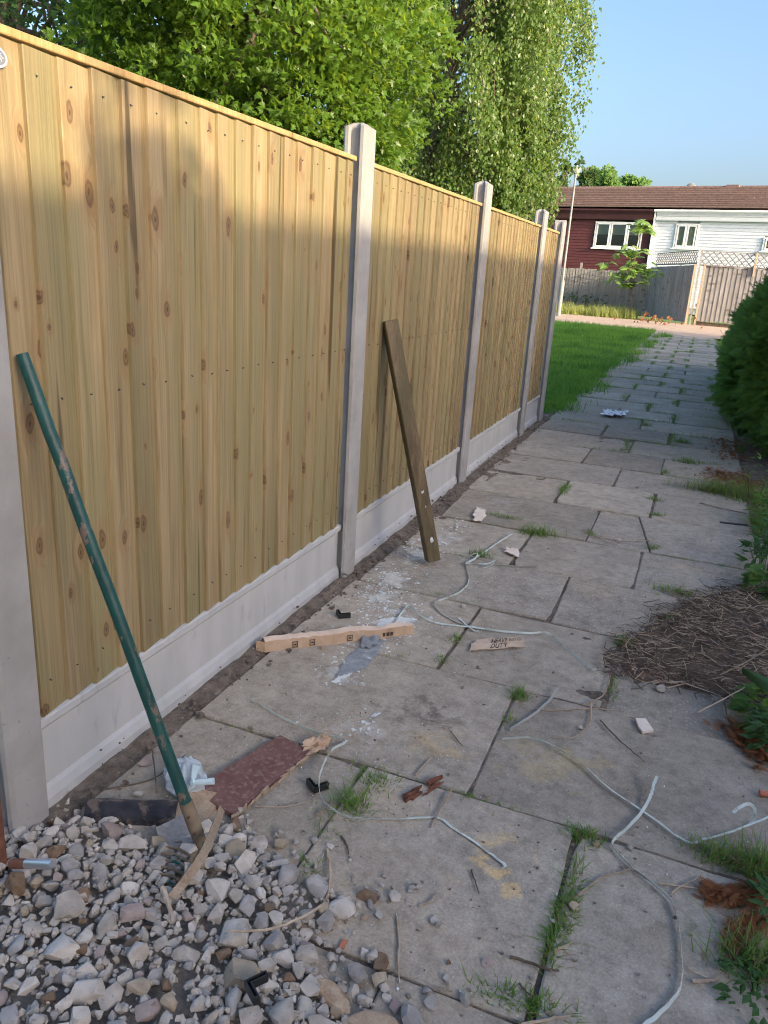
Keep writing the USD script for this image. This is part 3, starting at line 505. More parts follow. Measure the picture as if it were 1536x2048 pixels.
# ------------------------------------------------------------------ street lamp
lb = AY(1117, 628, 31.0); lb[2] = 0; ltop = AY(1147, 336, 31.0)
lp = thing('street_lamp', 'slim grey street lamp with small square head beyond the fence end', 'street lamp', None, lb)
LH = float(ltop[2])
part(lp, 'base_column', tube([[0, 0, -.1], [0, 0, 1.25], [0, 0, 1.32]], [.085, .085, .055], 14), M['galv'], smooth=30)
part(lp, 'pole', tube([[0, 0, 1.3], [0, 0, LH - .25]], [.046, .036], 12), M['galv'], smooth=30)
hd = part(lp, 'lamp_head', cat_([tube([[0, 0, LH - .3], [0, 0, LH - .18], [0, 0, LH - .17], [0, 0, LH]], [.045, .07, .13, .15], 14), tube([[0, 0, LH], [0, 0, LH + .05]], [.155, .1], 14)]), M['galv'], smooth=30)
part(hd, 'photocell', tube([[0, 0, LH + .055], [0, 0, LH + .1]], .04, 8), M['galv'])

# ------------------------------------------------------------------ back fence, gate panel and trellis
def post(parent, p, h, m='paleold', w=.09): part(parent, 'post', rbox(p[0] - w / 2, p[0] + w / 2, p[1] - w / 2, p[1] + w / 2, -.05, h, .004), M[m])
def boards(parent, a, b, h0, h1, w=.125, z0=.04, name='board'):
    a, b = np.array(a, float), np.array(b, float); d = b - a; L = np.linalg.norm(d); d /= L; nrm = np.array([d[1], -d[0]]); n = int(L / w)
    for i in range(n):
        s0, s1 = i * L / n, (i + 1) * L / n + .012; h = h0 + (h1 - h0) * i / n + rng.uniform(-.015, .015); zb = z0 + rng.uniform(0, .03)
        p0, p1 = a + d * s0, a + d * s1; o0, o1 = nrm * .024, nrm * .006
        v = np.array([[*p0, zb], [*(p0 + o0), zb], [*(p1 + o1), zb], [*p1, zb], [*p0, h], [*(p0 + o0), h], [*(p1 + o1), h], [*p1, h]])
        part(parent, name, (v, np.vstack([BOXF[:, [0, 2, 1]], BOXF[:, [0, 3, 2]]])), M['greyboard'])
    part(parent, 'rail', beam([*(a - nrm * .03), 1.5], [*(b - nrm * .03), 1.5], .04, .06), M['greyboard']); part(parent, 'rail', beam([*(a - nrm * .03), .4], [*(b - nrm * .03), .4], .04, .06), M['greyboard'])
def trellis(parent, a, b, z0, z1, z0b=None, z1b=None, sp=.17):
    a, b = np.array(a, float), np.array(b, float); d = b - a; L = np.linalg.norm(d); d /= L; z0b, z1b = z0b or z0, z1b or z1; nrm = np.array([d[1], -d[0]])
    lo = lambda s: z0 + (z0b - z0) * s / L; hi = lambda s: z1 + (z1b - z1) * s / L; H = (z1 - z0)
    for sg in (1, -1):
        s = -H
        while s < L + H:
            s0, s1 = (s, s + H) if sg > 0 else (s + H, s); t0, t1 = 0.0, 1.0
            ss = np.array([s0, s1], float); zz = np.array([0.0, 1.0])
            lo_c, hi_c = 0.0, L; tt = np.linspace(0, 1, 21); xs = s0 + (s1 - s0) * tt; ok = (xs >= lo_c) & (xs <= hi_c)
            if ok.sum() >= 3:
                ta, tb = tt[ok][0], tt[ok][-1]; pa, pb = s0 + (s1 - s0) * ta, s0 + (s1 - s0) * tb
                qa, qb = a + d * pa + nrm * .012 * sg, a + d * pb + nrm * .012 * sg
                part(parent, 'lath', beam([*qa, lo(pa) + (hi(pa) - lo(pa)) * ta], [*qb, lo(pb) + (hi(pb) - lo(pb)) * tb], .032, .010, (*nrm, 0)), M['greyboard'])
            s += sp * 1.15
    part(parent, 'frame_rail', beam([*a, lo(0) + .01], [*b, lo(L) + .01], .045, .05), M['greyboard']); part(parent, 'frame_rail', beam([*a, hi(0)], [*b, hi(L)], .03, .03), M['greyboard'])
C1 = G(1372, 648); C1[2] = 0; C0 = G(1287, 635); CR = np.array([C1[0] + .35, C1[1] - .05, 0]); CR2 = np.array([C1[0] + 2.75, C1[1] - .55, 0]); C_L = np.array([-9.6, C0[1] + .9, 0])
hL = float(AP(1228, 541, C0, np.array([.12, 1, 0]))[2]); hC = float(AY(1378, 529, C1[1])[2]); hT = float(AY(1388, 500, C1[1])[2])
bf = thing('back_fence', 'weathered grey featherboard fence behind the long grass and sapling', 'fence'); boards(bf, C_L[:2], C0[:2], hL, hL)
for s in (.2, .6): post(bf, C_L * (1 - s) + C0 * s + [0, .08, 0], hL + (.25 if s == .6 else -.05), 'greyboard')
bs = thing('side_fence', 'shaded angled grey fence with trellis top running to the gate corner', 'fence'); boards(bs, C0[:2], C1[:2], hC - .12, hC)
post(bs, C1 + [-.02, -.05, 0], hC + .02, 'paleold'); trellis(bs, C0[:2] + [.15, 0], C1[:2], hC - .02, hT - .1, hC + .04, hT, .15)
bg = thing('gate_panel', 'flat grey board gate with trellis top facing the path end', 'gate'); boards(bg, CR[:2], CR2[:2], hC - .02, hC - .06, .16, .14)
post(bg, CR + [-.05, -.03, 0], hC + .06, 'paleold', .07); post(bg, CR2, hC, 'greyboard'); post(bg, CR - [.22, .0, 0], hT + .02, 'greyboard', .06); trellis(bg, CR[:2] - [.25, 0], CR2[:2], hC + .0, hT - .02, hC - .04, hT - .06, .2)
q0 = CR * .42 + CR2 * .58; part(bg, 'trellis_post', rbox(CR[0] + 1.6, CR[0] + 1.66, CR[1] - .42, CR[1] - .37, hC - .3, hT, .003), M['paleold'])
part(bg, 'kick_board', beam([*(CR[:2] + [0, .06]), .05], [*(CR2[:2] + [0, .06]), .05], .02, .14), M['darktwig'])

# ------------------------------------------------------------------ trees
def leaf_tpl(kind):
    if kind == 'maple':
        a = np.array([-90, -40, -12, 10, 38, 62, 90, 118, 142, 170, 192, 220]) * np.pi / 180; r = np.array([.30, .55, .42, .85, .45, .62, 1.0, .62, .45, .85, .42, .55])
        v = np.c_[r * np.cos(a) * .62, .35 + r * np.sin(a) * .62, -.16 * np.abs(r * np.cos(a))]; v = np.vstack([[[0, .3, .04]], v]); n = len(a)
        return v, np.array([[0, 1 + i, 1 + (i + 1) % n] for i in range(n)])
    if kind == 'oval':
        v = np.array([[0, 0, 0], [.26, .38, -.05], [0, .45, .03], [-.26, .38, -.05], [0, 1, -.08]]); return v, np.array([[0, 1, 2], [0, 2, 3], [1, 4, 2], [2, 4, 3]])
    if kind == 'rhomb':
        v = np.array([[0, 0, 0], [.36, .45, -.06], [0, 1, 0], [-.36, .45, -.06]]); return v, np.array([[0, 1, 2], [0, 2, 3]])
    if kind == 'frond':
        vs, fs = [], []
        def sg(a, b, w):
            a, b = np.array(a, float), np.array(b, float); d = (b - a) / np.linalg.norm(b - a); s = np.cross(d, [0, 0, 1]) * w; n = len(vs); vs.extend([a - s, a + s, b]); fs.append([n, n + 1, n + 2])
        sg((0, 0, 0), (0, 1, -.12), .028)
        for i, t in enumerate((.08, .2, .32, .44, .56, .68, .8)):
            L = .42 * (1 - t) + .12
            for s in (-1, 1): sg((0, t, -.1 * t), (s * L * .62, t + L * .8, -.1 * t - .06), .036)
        return np.array(vs), np.array(fs)
    if kind == 'spray':     # flat conifer spray: a stalk with side shoots
        vs, fs = [], []
        def seg(a, b, w):
            a, b = np.array(a, float), np.array(b, float); d = (b - a) / np.linalg.norm(b - a); s = np.cross(d, [0, 0, 1]) * w; n = len(vs); vs.extend([a - s, a + s, b]); fs.append([n, n + 1, n + 2])
        seg((0, 0, 0), (0, 1, -.1), .05)
        for i, t in enumerate((.15, .3, .45, .6, .75)):
            L = .5 * (1 - t) + .15
            for s in (-1, 1): seg((0, t, -.1 * t), (s * L * .7, t + L * .75, -.1 * t - .05), .075)
        return np.array(vs), np.array(fs)
def crown(seed, center, radii, clumps, per, crad, size, kind, up=.5, shell=.6, keep=None, squash=.7, droop=.25):
    r = np.random.default_rng(seed); center, radii = np.asarray(center, float), np.asarray(radii, float)
    d = r.normal(size=(clumps, 3)); d /= np.linalg.norm(d, axis=1, keepdims=True); rad = shell + (1 - shell) * r.random(clumps) ** .6
    rad *= .72 + .52 * meshkit.noise(d * 2.6 + 9, seed)
    cc = center + d * rad[:, None] * radii
    if keep is not None: cc = cc[keep(cc)]
    out = []; cr = crad * r.uniform(.6, 1.25, len(cc))
    pos, nn, dd = [], [], []
    for c, k in zip(cc, cr):
        n = int(per * (k / crad) ** 2); e = r.normal(size=(n, 3)); e /= np.linalg.norm(e, axis=1, keepdims=True)
        e[:, 2] = np.where(e[:, 2] < -.35, -e[:, 2], e[:, 2])
        q = c + e * k * (.55 + .5 * r.random((n, 1))) * [1, 1, squash]; pos.append(q)
        o = (q - center) / radii; o /= np.linalg.norm(o, axis=1, keepdims=True) + 1e-6
        nn.append(e * .6 + o * .4 + [0, 0, up] + r.normal(0, .75, (n, 3))); dd.append(e + o * .5 + [0, 0, -droop] + r.normal(0, .6, (n, 3)))
    pos, nn, dd = np.vstack(pos), np.vstack(nn), np.vstack(dd); tv, tf = leaf_tpl(kind)
    return scatter(tv, tf, pos, frames(dd, nn), size * r.uniform(.65, 1.2, len(pos))), cc
def limbs(base, trunk_pts, r0, targets, seed, n):
    r = np.random.default_rng(seed); ms = [tube(smooth_path(trunk_pts, 5), np.linspace(r0, r0 * .3, 5 * (len(trunk_pts) - 1) + 1), 10)]; tp = smooth_path(trunk_pts, 8)
    for t in targets[r.permutation(len(targets))[:n]]:
        s = tp[int(len(tp) * r.uniform(.35, .98)) - 1]; mid = (s + t) / 2 + [0, 0, .12 * np.linalg.norm(t - s)] + r.normal(0, .1, 3)
        ms.append(tube(smooth_path([s, mid, t], 4), np.linspace(r0 * .28, .012, 9), 6))
    return cat_(ms)
def tree(name, label, base, trunk, r0, crowns, matname, seed, n_limb=40, group=None):
    t = thing(name, label, 'tree', group); cs, tg = [], []
    for c in crowns: (m, cc) = crown(seed + len(cs), **c); cs.append(m); tg.append(cc)
    part(t, 'trunk', limbs(base, trunk, r0, np.vstack(tg), seed, n_limb), M['bark'], smooth=True)
    part(t, 'crown', cat_(cs), M[matname], kind='stuff'); return t
# bright maple just behind the fence
tree('maple_tree', 'bright green maple tree directly behind the nearest fence panels', None, [[-5.6, 9.4, 0], [-5.5, 9.5, 1.6], [-5.7, 9.6, 3.2], [-5.5, 9.8, 5.2]], .17,
     [dict(center=(-5.5, 9.6, 4.15), radii=(1.95, 1.9, 2.55), clumps=270, per=120, crad=.42, size=.112, kind='maple', shell=.72),
      dict(center=(-5.6, 9.4, 3.7), radii=(1.5, 1.4, 1.9), clumps=70, per=90, crad=.42, size=.112, kind='maple', shell=.35),
      dict(center=(-7.0, 9.2, 3.6), radii=(1.1, 1.2, 1.7), clumps=80, per=100, crad=.42, size=.112, kind='maple', shell=.6)], 'maple', 11, 60)
# dark oak at the far left
tree('oak_tree', 'dark small leaved tree at the far left, sky showing through its twigs', None, [[-10.5, 10.2, 0], [-10.4, 10.2, 2], [-10.7, 10.3, 4.0], [-10.2, 10.2, 6.6]], .16,
     [dict(center=(-10.3, 10.3, 4.9), radii=(2.6, 2.0, 2.6), clumps=170, per=85, crad=.42, size=.12, kind='oval', shell=.5),
      dict(center=(-9.2, 12.2, 3.6), radii=(2.2, 1.4, 1.3), clumps=50, per=70, crad=.45, size=.13, kind='oval', shell=.4)], 'oak', 23, 60)
# weeping birch
bt = thing('birch_tree', 'tall weeping birch with hanging sprays of small leaves beside the lamp', 'tree')
r = np.random.default_rng(31); BC = np.array([-5.4, 17.2, 6.4]); strands, pos, dd = [], [], []
trunk = smooth_path([[-6.05, 16.6, 0], [-5.95, 16.6, 2.2], [-5.7, 16.7, 4.2], [-5.5, 17.0, 6.2], [-5.2, 17.1, 9.0]], 6)
bm = [tube(trunk, np.linspace(.17, .05, len(trunk)), 10)]
for i in range(430):
    if i % 5 == 0: a0, r0_, zb0 = r.uniform(0, 2 * np.pi), math.sqrt(r.random()), r.uniform(2.9, 9.6)
    a = a0 + r.normal(0, .17); rr = min(1.05, abs(r0_ + r.normal(0, .10))); z = zb0 + r.normal(0, .28)
    R = 2.3 * (1 - max(0, (z - 8.0)) / 8) * (.58 + .46 * min(1.15, (z - 2.4) / 3.8))
    rr = .35 + .65 * rr
    e = np.array([BC[0] + R * rr * math.cos(a) * 1.0, BC[1] + R * rr * math.sin(a), z])
    k = np.argmin(np.abs(trunk[:, 2] - (z - .8))); s = trunk[k]; mid = (s + e) / 2 + [0, 0, .35]
    if i % 3 == 0: bm.append(tube(smooth_path([s, mid, e], 4), np.linspace(.035, .008, 9), 5))
    L = r.uniform(.8, 2.2); L = min(L, z - 2.0 + .4 * r.random()); sway = r.normal(0, .16, 2); n = int(L * 200)
    out = np.array([math.cos(a), math.sin(a)]) * .12
    t = r.random(n); pts = e + np.c_[sway[0] * t ** 1.5 + out[0] * t, sway[1] * t ** 1.5 + out[1] * t, -L * t ** 1.15] + r.normal(0, .11, (n, 3)); pos.append(pts); dd.append(np.tile([0, 0, -1.0], (n, 1)) + r.normal(0, .55, (n, 3)))
    if i % 2 == 0:
        tt = np.linspace(0, 1, 5); strands.append(tube(e + np.c_[sway[0] * tt ** 1.5 + out[0] * tt, sway[1] * tt ** 1.5 + out[1] * tt, -L * tt ** 1.15], np.linspace(.007, .003, 5), 3, False))
pos, dd = np.vstack(pos), np.vstack(dd); tv, tf = leaf_tpl('rhomb')
part(bt, 'trunk', cat_(bm), M['bark'], smooth=True); part(bt, 'hanging_twigs', cat_(strands), M['darktwig'])
part(bt, 'crown', scatter(tv, tf, pos, frames(dd, r.normal(size=dd.shape) + [.3, -.3, .2]), .085 * r.uniform(.6, 1.2, len(pos))), M['birch'], kind='stuff')
# dark growth under and behind the birch
tree('holly_tree', 'dark evergreen bush under the birch behind the second panel', None, [[-7.2, 20, 0], [-7.2, 20, 1.4], [-7.1, 20, 3]], .1, [dict(center=(-7.2, 20.2, 2.3), radii=(2.4, 1.5, 2.0), clumps=70, per=80, crad=.5, size=.11, kind='oval', shell=.5)], 'oak', 43, 20)
tree('lime_tree', 'tall dark green tree filling the gap between maple and birch', None, [[-11.5, 24, 0], [-11.5, 24, 3], [-11.2, 24, 8]], .25, [dict(center=(-11.0, 24, 7.0), radii=(4.4, 3, 4.6), clumps=150, per=80, crad=.8, size=.2, kind='oval', shell=.55)], 'oak', 47, 40)
# trees beyond the roofs
def far_tree(px0, px1, ptop, y, label, seed, mname='fartree', lobes=9, dens=70, size=.32):
    r = np.random.default_rng(seed); a, b = AY(px0, ptop, y), AY(px1, ptop, y); w = (b[0] - a[0]) / 2; cx = (a[0] + b[0]) / 2; zt = AY((px0 + px1) / 2, ptop, y)[2]; h = max(3.0, w * 1.3)
    tree('distant_tree', label, None, [[cx, y, 0], [cx, y, zt - h], [cx, y, zt - .5]], .25, [dict(center=(cx, y, zt - h), radii=(w, w * .8, h), clumps=lobes * 8, per=dens, crad=w * .28, size=size, kind='rhomb', shell=.55)], mname, seed, 24)
far_tree(1108, 1152, 326, 62, 'bluish feathery tree above the roof left of the lamp head', 51, 'oak', 7, 40)
far_tree(1150, 1206, 320, 62, 'open topped tree above the roof just right of the lamp head', 53, 'oak', 6, 30)
far_tree(1160, 1262, 338, 66, 'bright green rounded tree rising above the maroon house roof', 57, 'fartree', 14, 80)
far_tree(1225, 1306, 352, 70, 'low green tree at the right end of those above the roof', 59, 'fartree', 9, 70)

# ------------------------------------------------------------------ hedge on the right
def hedge(label, blobs, seed, n):
    r = np.random.default_rng(seed); t = thing('conifer_hedge', label, 'hedge'); tv, tf = leaf_tpl('frond'); pos, nn, dd = [], [], []
    for (c, rad) in blobs:
        c, rad = np.array(c, float), np.array(rad, float); m = int(n * (rad[0] * rad[1] + rad[1] * rad[2] + rad[0] * rad[2])); d = r.normal(size=(m, 3)); d /= np.linalg.norm(d, axis=1, keepdims=True)
        k = .76 + .44 * meshkit.fbm(d * 3.6 + c, 3, seed)
        k = k * np.where(r.random(m) < .22, r.uniform(.6, .96, m), r.uniform(.93, 1.05, m)) * np.where(r.random(m) < .05, r.uniform(1.03, 1.14, m), 1); q = c + d * k[:, None] * rad; ok = q[:, 2] > .04; q, d = q[ok], d[ok]
        pos.append(q); dd.append(d * 1.0 + [0, 0, .25] + r.normal(0, .45, d.shape)); nn.append(r.normal(0, 1, d.shape) + [0, 0, .5])
    pos, nn, dd = np.vstack(pos), np.vstack(nn), np.vstack(dd)
    part(t, 'foliage', scatter(tv, tf, pos, frames(dd, nn), .125 * r.uniform(.6, 1.35, len(pos))), M['conifer'], kind='stuff')
    st, core = [], []
    for (c, rad) in blobs:
        st.append(tube([[c[0], c[1], 0], [c[0] + .03, c[1], c[2]], [c[0], c[1] + .04, c[2] + rad[2] * .6]], [.06, .04, .015], 7))
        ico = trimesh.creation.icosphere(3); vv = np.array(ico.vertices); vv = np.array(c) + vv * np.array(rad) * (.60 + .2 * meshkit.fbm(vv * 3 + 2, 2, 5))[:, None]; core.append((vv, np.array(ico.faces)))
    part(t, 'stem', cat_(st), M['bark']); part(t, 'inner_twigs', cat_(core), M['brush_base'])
hedge('dark green conifer hedge bulging over the right edge of the path', [((1.30, 7.7, 1.0), (.82, 1.05, 1.14)), ((1.15, 9.4, .6), (.78, .95, .75)), ((1.6, 9.0, 1.3), (.8, 1.1, .95)), ((1.3, 11.2, .7), (.8, 1.3, .85)), ((1.45, 13.4, .75), (.85, 1.4, .9)), ((1.95, 7.0, 1.1), (.85, 1.0, 1.2))], 61, 7000)

# ------------------------------------------------------------------ grass
def blades(rng, pts, h, w, spread, segs=3, bend=.6):
    n = len(pts); a = rng.uniform(0, 2 * np.pi, n); hh = h * rng.uniform(.45, 1.15, n); d = np.c_[np.cos(a), np.sin(a), np.zeros(n)]; s = np.c_[-np.sin(a), np.cos(a), np.zeros(n)]
    lean = rng.uniform(.1, 1, n) * spread; vs = []
    for i in range(segs):
        t = i / segs; c = pts + d * (lean * hh * (t + bend * t * t))[:, None] + np.array([0, 0, 1.0]) * (hh * (t - .35 * lean * t * t))[:, None]; ww = (w * (1 - .75 * t) / 2 * rng.uniform(.7, 1.2, n))[:, None]
        vs += [c - s * ww, c + s * ww]
    vs.append(pts + d * (lean * hh * (1 + bend))[:, None] + np.array([0, 0, 1.0]) * (hh * (1 - .35 * lean))[:, None])
    k = 2 * segs + 1; v = np.stack(vs, 1).reshape(-1, 3); f = []
    for i in range(segs - 1): f += [(2 * i, 2 * i + 1, 2 * i + 3), (2 * i, 2 * i + 3, 2 * i + 2)]
    f.append((2 * segs - 2, 2 * segs - 1, 2 * segs)); f = np.array(f)
    return v, (f[None] + (np.arange(n) * k)[:, None, None]).reshape(-1, 3)
rg = np.random.default_rng(101)
# lawn beyond the fence end
n = 120000; x = rg.uniform(-7.5, -1.22, n); y = 8.35 + (26.3 - 8.35) * rg.random(n) ** 1.25
edge = -1.26 + .5 * (nz(x, y, 1.3, 4) - .5) + np.where(y > 15, (y - 15) * .04, 0) + .28 * (nz(x, y, 6, 2) - .5) + .2 * rg.random(n) ** 2
keep = (x < edge) & (y < 25.6 - .35 * (x + 1) + .6 * nz(x, y, 1, 6)) & (x > -y * .3 - .6) & ((y > 8.6) | (rg.random(n) < .4)); x, y = x[keep], y[keep]
hh = .05 + .09 * nz(x, y, 1.4, 14) + np.where(y > 21, .10, 0) * rg.random(len(x))
v, f = blades(rg, np.c_[x, y, np.full(len(x), -.02)], hh, .012, .9, 2)
nb_ = 5200; yb_ = rg.uniform(8.6, 24.5, nb_); xb2 = -1.25 + .5 * (nz(np.full(nb_, -1.25), yb_, 1.3, 4) - .5) + np.where(yb_ > 15, (yb_ - 15) * .04, 0) + rg.normal(0, .10, nb_); kk = nz(xb2, yb_, 4, 12) > .5
vb, fb = blades(rg, np.c_[xb2, yb_, np.full(nb_, -.02)][kk], .17, .010, .8, 2); v, f = cat_([(v, f), (vb, fb)])
solo('lawn_grass', (v, f), M['lawn'], 'mown green lawn grass between the fence end and the slab path', 'grass', kind='stuff')
# long sunlit grass in front of the back fence
n = 4200; x = rg.uniform(-9, -2.4, n); y = C0[1] - 1.5 + .09 * (x + 2) * 0 + rg.uniform(-1.1, .5, n) + .9 * (nz(x, np.zeros(n), .9, 31) - .5)
solo('long_grass', blades(rg, np.c_[x, y, np.zeros(n)], .55 * (.5 + nz(x, y, 1.2, 9)), .022, .55, 3), M['drygrass'], 'tall dry sunlit grass along the foot of the back fence', 'grass', kind='stuff')
# far right lawn edge
n = 9000; x = rg.uniform(.5, 2.2, n); y = rg.uniform(12, 24, n); k = x > .62 - .04 * (y - 14) * 0 + .25 * (nz(x, y, 1.3, 3) - .5); x, y = x[k], y[k]
solo('verge_grass', blades(rg, np.c_[x, y, np.full(len(x), -.02)], .14, .010, .7, 2), M['lawn'], 'green grass verge on the right side of the far path', 'grass', kind='stuff')

TUFTG = 'small grass tufts in the joints of the path'
def tuft(p, rx, ry, n, h, label, m='grass', group=None, name='grass_tuft', ang=0.0, dry=.25, w=.0042, spread=.95):
    r = rg; a = r.normal(0, .5, (n, 2)) * [rx, ry]; c, s = math.cos(ang), math.sin(ang); pts = np.c_[p[0] + a[:, 0] * c - a[:, 1] * s, p[1] + a[:, 0] * s + a[:, 1] * c, np.full(n, -.012)]
    if dry and n > 12:
        k = int(n * dry); t = thing(name, label, 'grass tuft', group); part(t, 'green_blades', blades(r, pts[k:], h, w, spread), M[m], kind='stuff'); part(t, 'dry_blades', blades(r, pts[:k], h * .8, w * .8, spread * 1.3), M['straw'], kind='stuff')
    else: solo(name, blades(r, pts, h, w, spread), M[m], label, 'grass tuft', group)
# (pixel, half length along x, along y, blades, height, label)
for px, py, rx, ry, n, h, lab, ang in [
    (700, 1615, .05, .045, 190, .06, 'bright green grass tuft beside the curved strap and black bracket', .0),
    (745, 1568, .055, .05, 190, .045, 'grass tuft running along the slab joint above the bright green tuft', .5),
    (1075, 1068, .11, .05, 260, .075, 'large grass tuft at the slab corner right of the pale paper scrap', .2),
    (1010, 1036, .10, .03, 150, .05, 'low grass tuft beside the white paper scrap', .0),
    (960, 1112, .06, .03, 150, .055, 'grass tuft under the looped plastic strap near the leaning timber', .0),
    (1130, 980, .035, .16, 230, .05, 'grass strip in the joint between two slabs beyond the paper scraps', .0),
    (1040, 1393, .03, .035, 110, .05, 'grass tuft at the slab corner below the lettered card scrap', .0),
    (1018, 1440, .02, .06, 60, .035, 'thin grass in the joint just under the corner tuft below the card scrap', .0),
    (1168, 1675, .05, .03, 170, .045, 'grass tuft at the top end of the grassy joint by the square stone', .0),
    (1140, 1800, .012, .14, 300, .045, 'grassy joint between the two nearest big slabs, upper part', -.0),
    (1110, 1880, .012, .09, 260, .04, 'grassy joint between the two nearest big slabs, lower part', .0),
    (1050, 2005, .09, .02, 220, .04, 'grass along the bottom edge of the nearest big slab', .0),
    (970, 1995, .06, .015, 90, .03, 'sparse grass along the slab bottom edge left of the grassy corner', .2),
    (910, 1280, .02, .05, 80, .045, 'grass in the joint just left of the lettered card scrap', .0),
    (880, 1322, .02, .02, 70, .04, 'small round grass tuft on the joint below the mortar streak', .0),
    (800, 1315, .05, .015, 60, .035, 'thin dry grass on the joint beside the wet mortar', .2),
    (870, 1190, .13, .02, 110, .03, 'dry patchy grass in the joint under the strap loop', -.1),
    (1340, 1245, .03, .03, 110, .05, 'grass tuft standing at the upper edge of the dead twig heap', .0),
    (1250, 1290, .03, .025, 110, .05, 'grass tuft at the left end of the dead twig heap', .0),
    (1350, 1185, .10, .03, 170, .055, 'grass tuft on the joint behind the dead twig heap', -.15),
    (1180, 1068, .025, .04, 80, .05, 'grass tuft at a slab joint in front of the cracked slab', .0),
    (1310, 1000, .05, .03, 90, .05, 'grass tuft on the joint left of the rank verge grass', .0),
    (1312, 1030, .05, .02, 90, .04, 'low grass tuft just in front of the verge grass joint', .0),
    (1310, 1098, .05, .03, 80, .05, 'grass tuft at the lower end of the diagonal slab crack', .0),
    (1375, 925, .10, .05, 150, .08, 'grass tuft on the right of the path level with the hedge foot', .0),
    (1365, 885, .09, .05, 170, .08, 'grass tuft on the right of the path near the hedge front', .0),
    (1330, 945, .03, .06, 90, .05, 'grass in an upright joint beside the hedge front slabs', .0),
    (1225, 1380, .02, .10, 60, .035, 'sparse dry grass in the joint left of the twig heap foot', .0),
    (655, 1665, .03, .03, 60, .035, 'dry grass wisp below the bright green tuft', .0),
    (615, 1745, .05, .04, 110, .035, 'dry grass patch at the upper edge of the gravel heap', .0),
    (555, 1800, .03, .02, 40, .03, 'dry grass wisp among the gravel stones', .0),
    (935, 1597, .03, .015, 40, .03, 'tiny weed on the joint right of the bark piece', .0),
    (1215, 855, .02, .08, 60, .05, 'thin grass in a joint behind the folded printed sheet', .0),
    (1290, 850, .05, .08, 90, .08, 'spindly weed in a joint right of the folded printed sheet', .0)]:
    tuft(G(px, py), rx, ry, int(n * 1.1), h, lab, group=None, ang=ang, dry=.35 if n < 100 else .2)
for i in range(2, 12):
    for q in range(5):
        xx = rg.uniform(-1.25, .5) 
        if rg.random() < .75 and not (i < 4 and xx < -.4): tuft((xx, ROWS[i] + rg.normal(0, .003)), rg.uniform(.02, .09), .006, int(rg.uniform(14, 40)), .022, 'thin wisp of grass and moss in a joint of the nearer slabs', group='thin wisps in the joints of the nearer slabs', dry=0)
# far tufts, all alike
for i in range(12, len(ROWS) - 2):
    for xj in ([-.69, -.085, .515] if i % 2 else [-.385, .3]):
        if rg.random() < .75: tuft((xj + rg.normal(0, .02), (ROWS[i] + ROWS[i + 1]) / 2), .05, .30, 150, .055, 'little green grass tuft in a joint of the far slab path', group=TUFTG, dry=0)
    for q in range(5):
        if rg.random() < .7: tuft((rg.uniform(-1.2, .5), ROWS[i] + rg.normal(0, .01)), .22, .025, 80, .045, 'little green grass tuft in a joint of the far slab path', group=TUFTG, dry=0)
for px, py, rx, ry, n, h, lab in [(1440, 985, .28, .07, 700, .14, 'rank yellow green grass reaching over the path before the hedge'), (1500, 1000, .22, .12, 500, .17, 'rank green grass at the hedge foot on the right edge'), (1525, 1060, .07, .22, 350, .14, 'bright green verge grass along the right edge behind the weeds'),
    (1460, 1725, .10, .035, 360, .065, 'olive grass clump sprawling over the slab at the right edge'), (1525, 1740, .07, .06, 380, .09, 'thick olive grass at the right edge above the dead conifer spray'), (1510, 1925, .08, .06, 380, .09, 'green grass clump on the right edge above the leafy weed'), (1390, 1120 + 0, .0, .0, 0, .1, '')]:
    if n: tuft(G(px, py), rx, ry, n, h, lab, name='verge_clump', dry=.35, spread=.8)

# ------------------------------------------------------------------ stones
def stone(rng, c, s, flat=.75):
    n = 14; d = rng.normal(size=(n, 3)); d /= np.linalg.norm(d, axis=1, keepdims=True); ax = np.array([rng.uniform(.8, 1.25), rng.uniform(.7, 1.0), flat * rng.uniform(.75, 1.1)])
    if rng.random() < .75: d = np.sign(d) * np.abs(d) ** rng.uniform(.55, .9); d /= np.maximum(np.abs(d).max(1, keepdims=True) * .6 + .4 * np.linalg.norm(d, axis=1, keepdims=True), 1e-6)
    v, f = hull(d * ax * s / 2 * rng.uniform(.80, 1.08, (n, 1)))
    if s > .02:
        v, f = trimesh.remesh.subdivide(v, f); k = len(v); acc = np.zeros((k, 3)); cnt = np.zeros(k)
        for a_, b_ in ((0, 1), (1, 2), (2, 0)): np.add.at(acc, f[:, a_], v[f[:, b_]]); np.add.at(cnt, f[:, a_], 1); np.add.at(acc, f[:, b_], v[f[:, a_]]); np.add.at(cnt, f[:, b_], 1)
        v = (v * .72 + .28 * acc / cnt[:, None]) * 1.03; v = v * (1 + .10 * (meshkit.noise(v / s * 4.5 + rng.uniform(0, 99), 3)[:, None] - .5))
    a = rng.uniform(0, 2 * np.pi); b, e = rng.normal(0, .35, 2)
    Rz = np.array([[math.cos(a), -math.sin(a), 0], [math.sin(a), math.cos(a), 0], [0, 0, 1]]); Rx = np.array([[1, 0, 0], [0, math.cos(b), -math.sin(b)], [0, math.sin(b), math.cos(b)]])
    return v @ (Rz @ Rx).T + c, f
HP = Polygon([G(*q)[:2] for q in [(-160, 1690), (60, 1655), (190, 1640), (330, 1700), (470, 1650), (560, 1735), (650, 1790), (720, 1810), (670, 1850), (600, 1880), (650, 1940), (690, 2048), (720, 2300), (-250, 2400)]])
def heap_z(x, y):
    d = HP.exterior.distance(Point(x, y)) if HP.contains(Point(x, y)) else 0
    return .055 * (1 - math.exp(-d / .10))
hx0, hy0, hx1, hy1 = HP.bounds
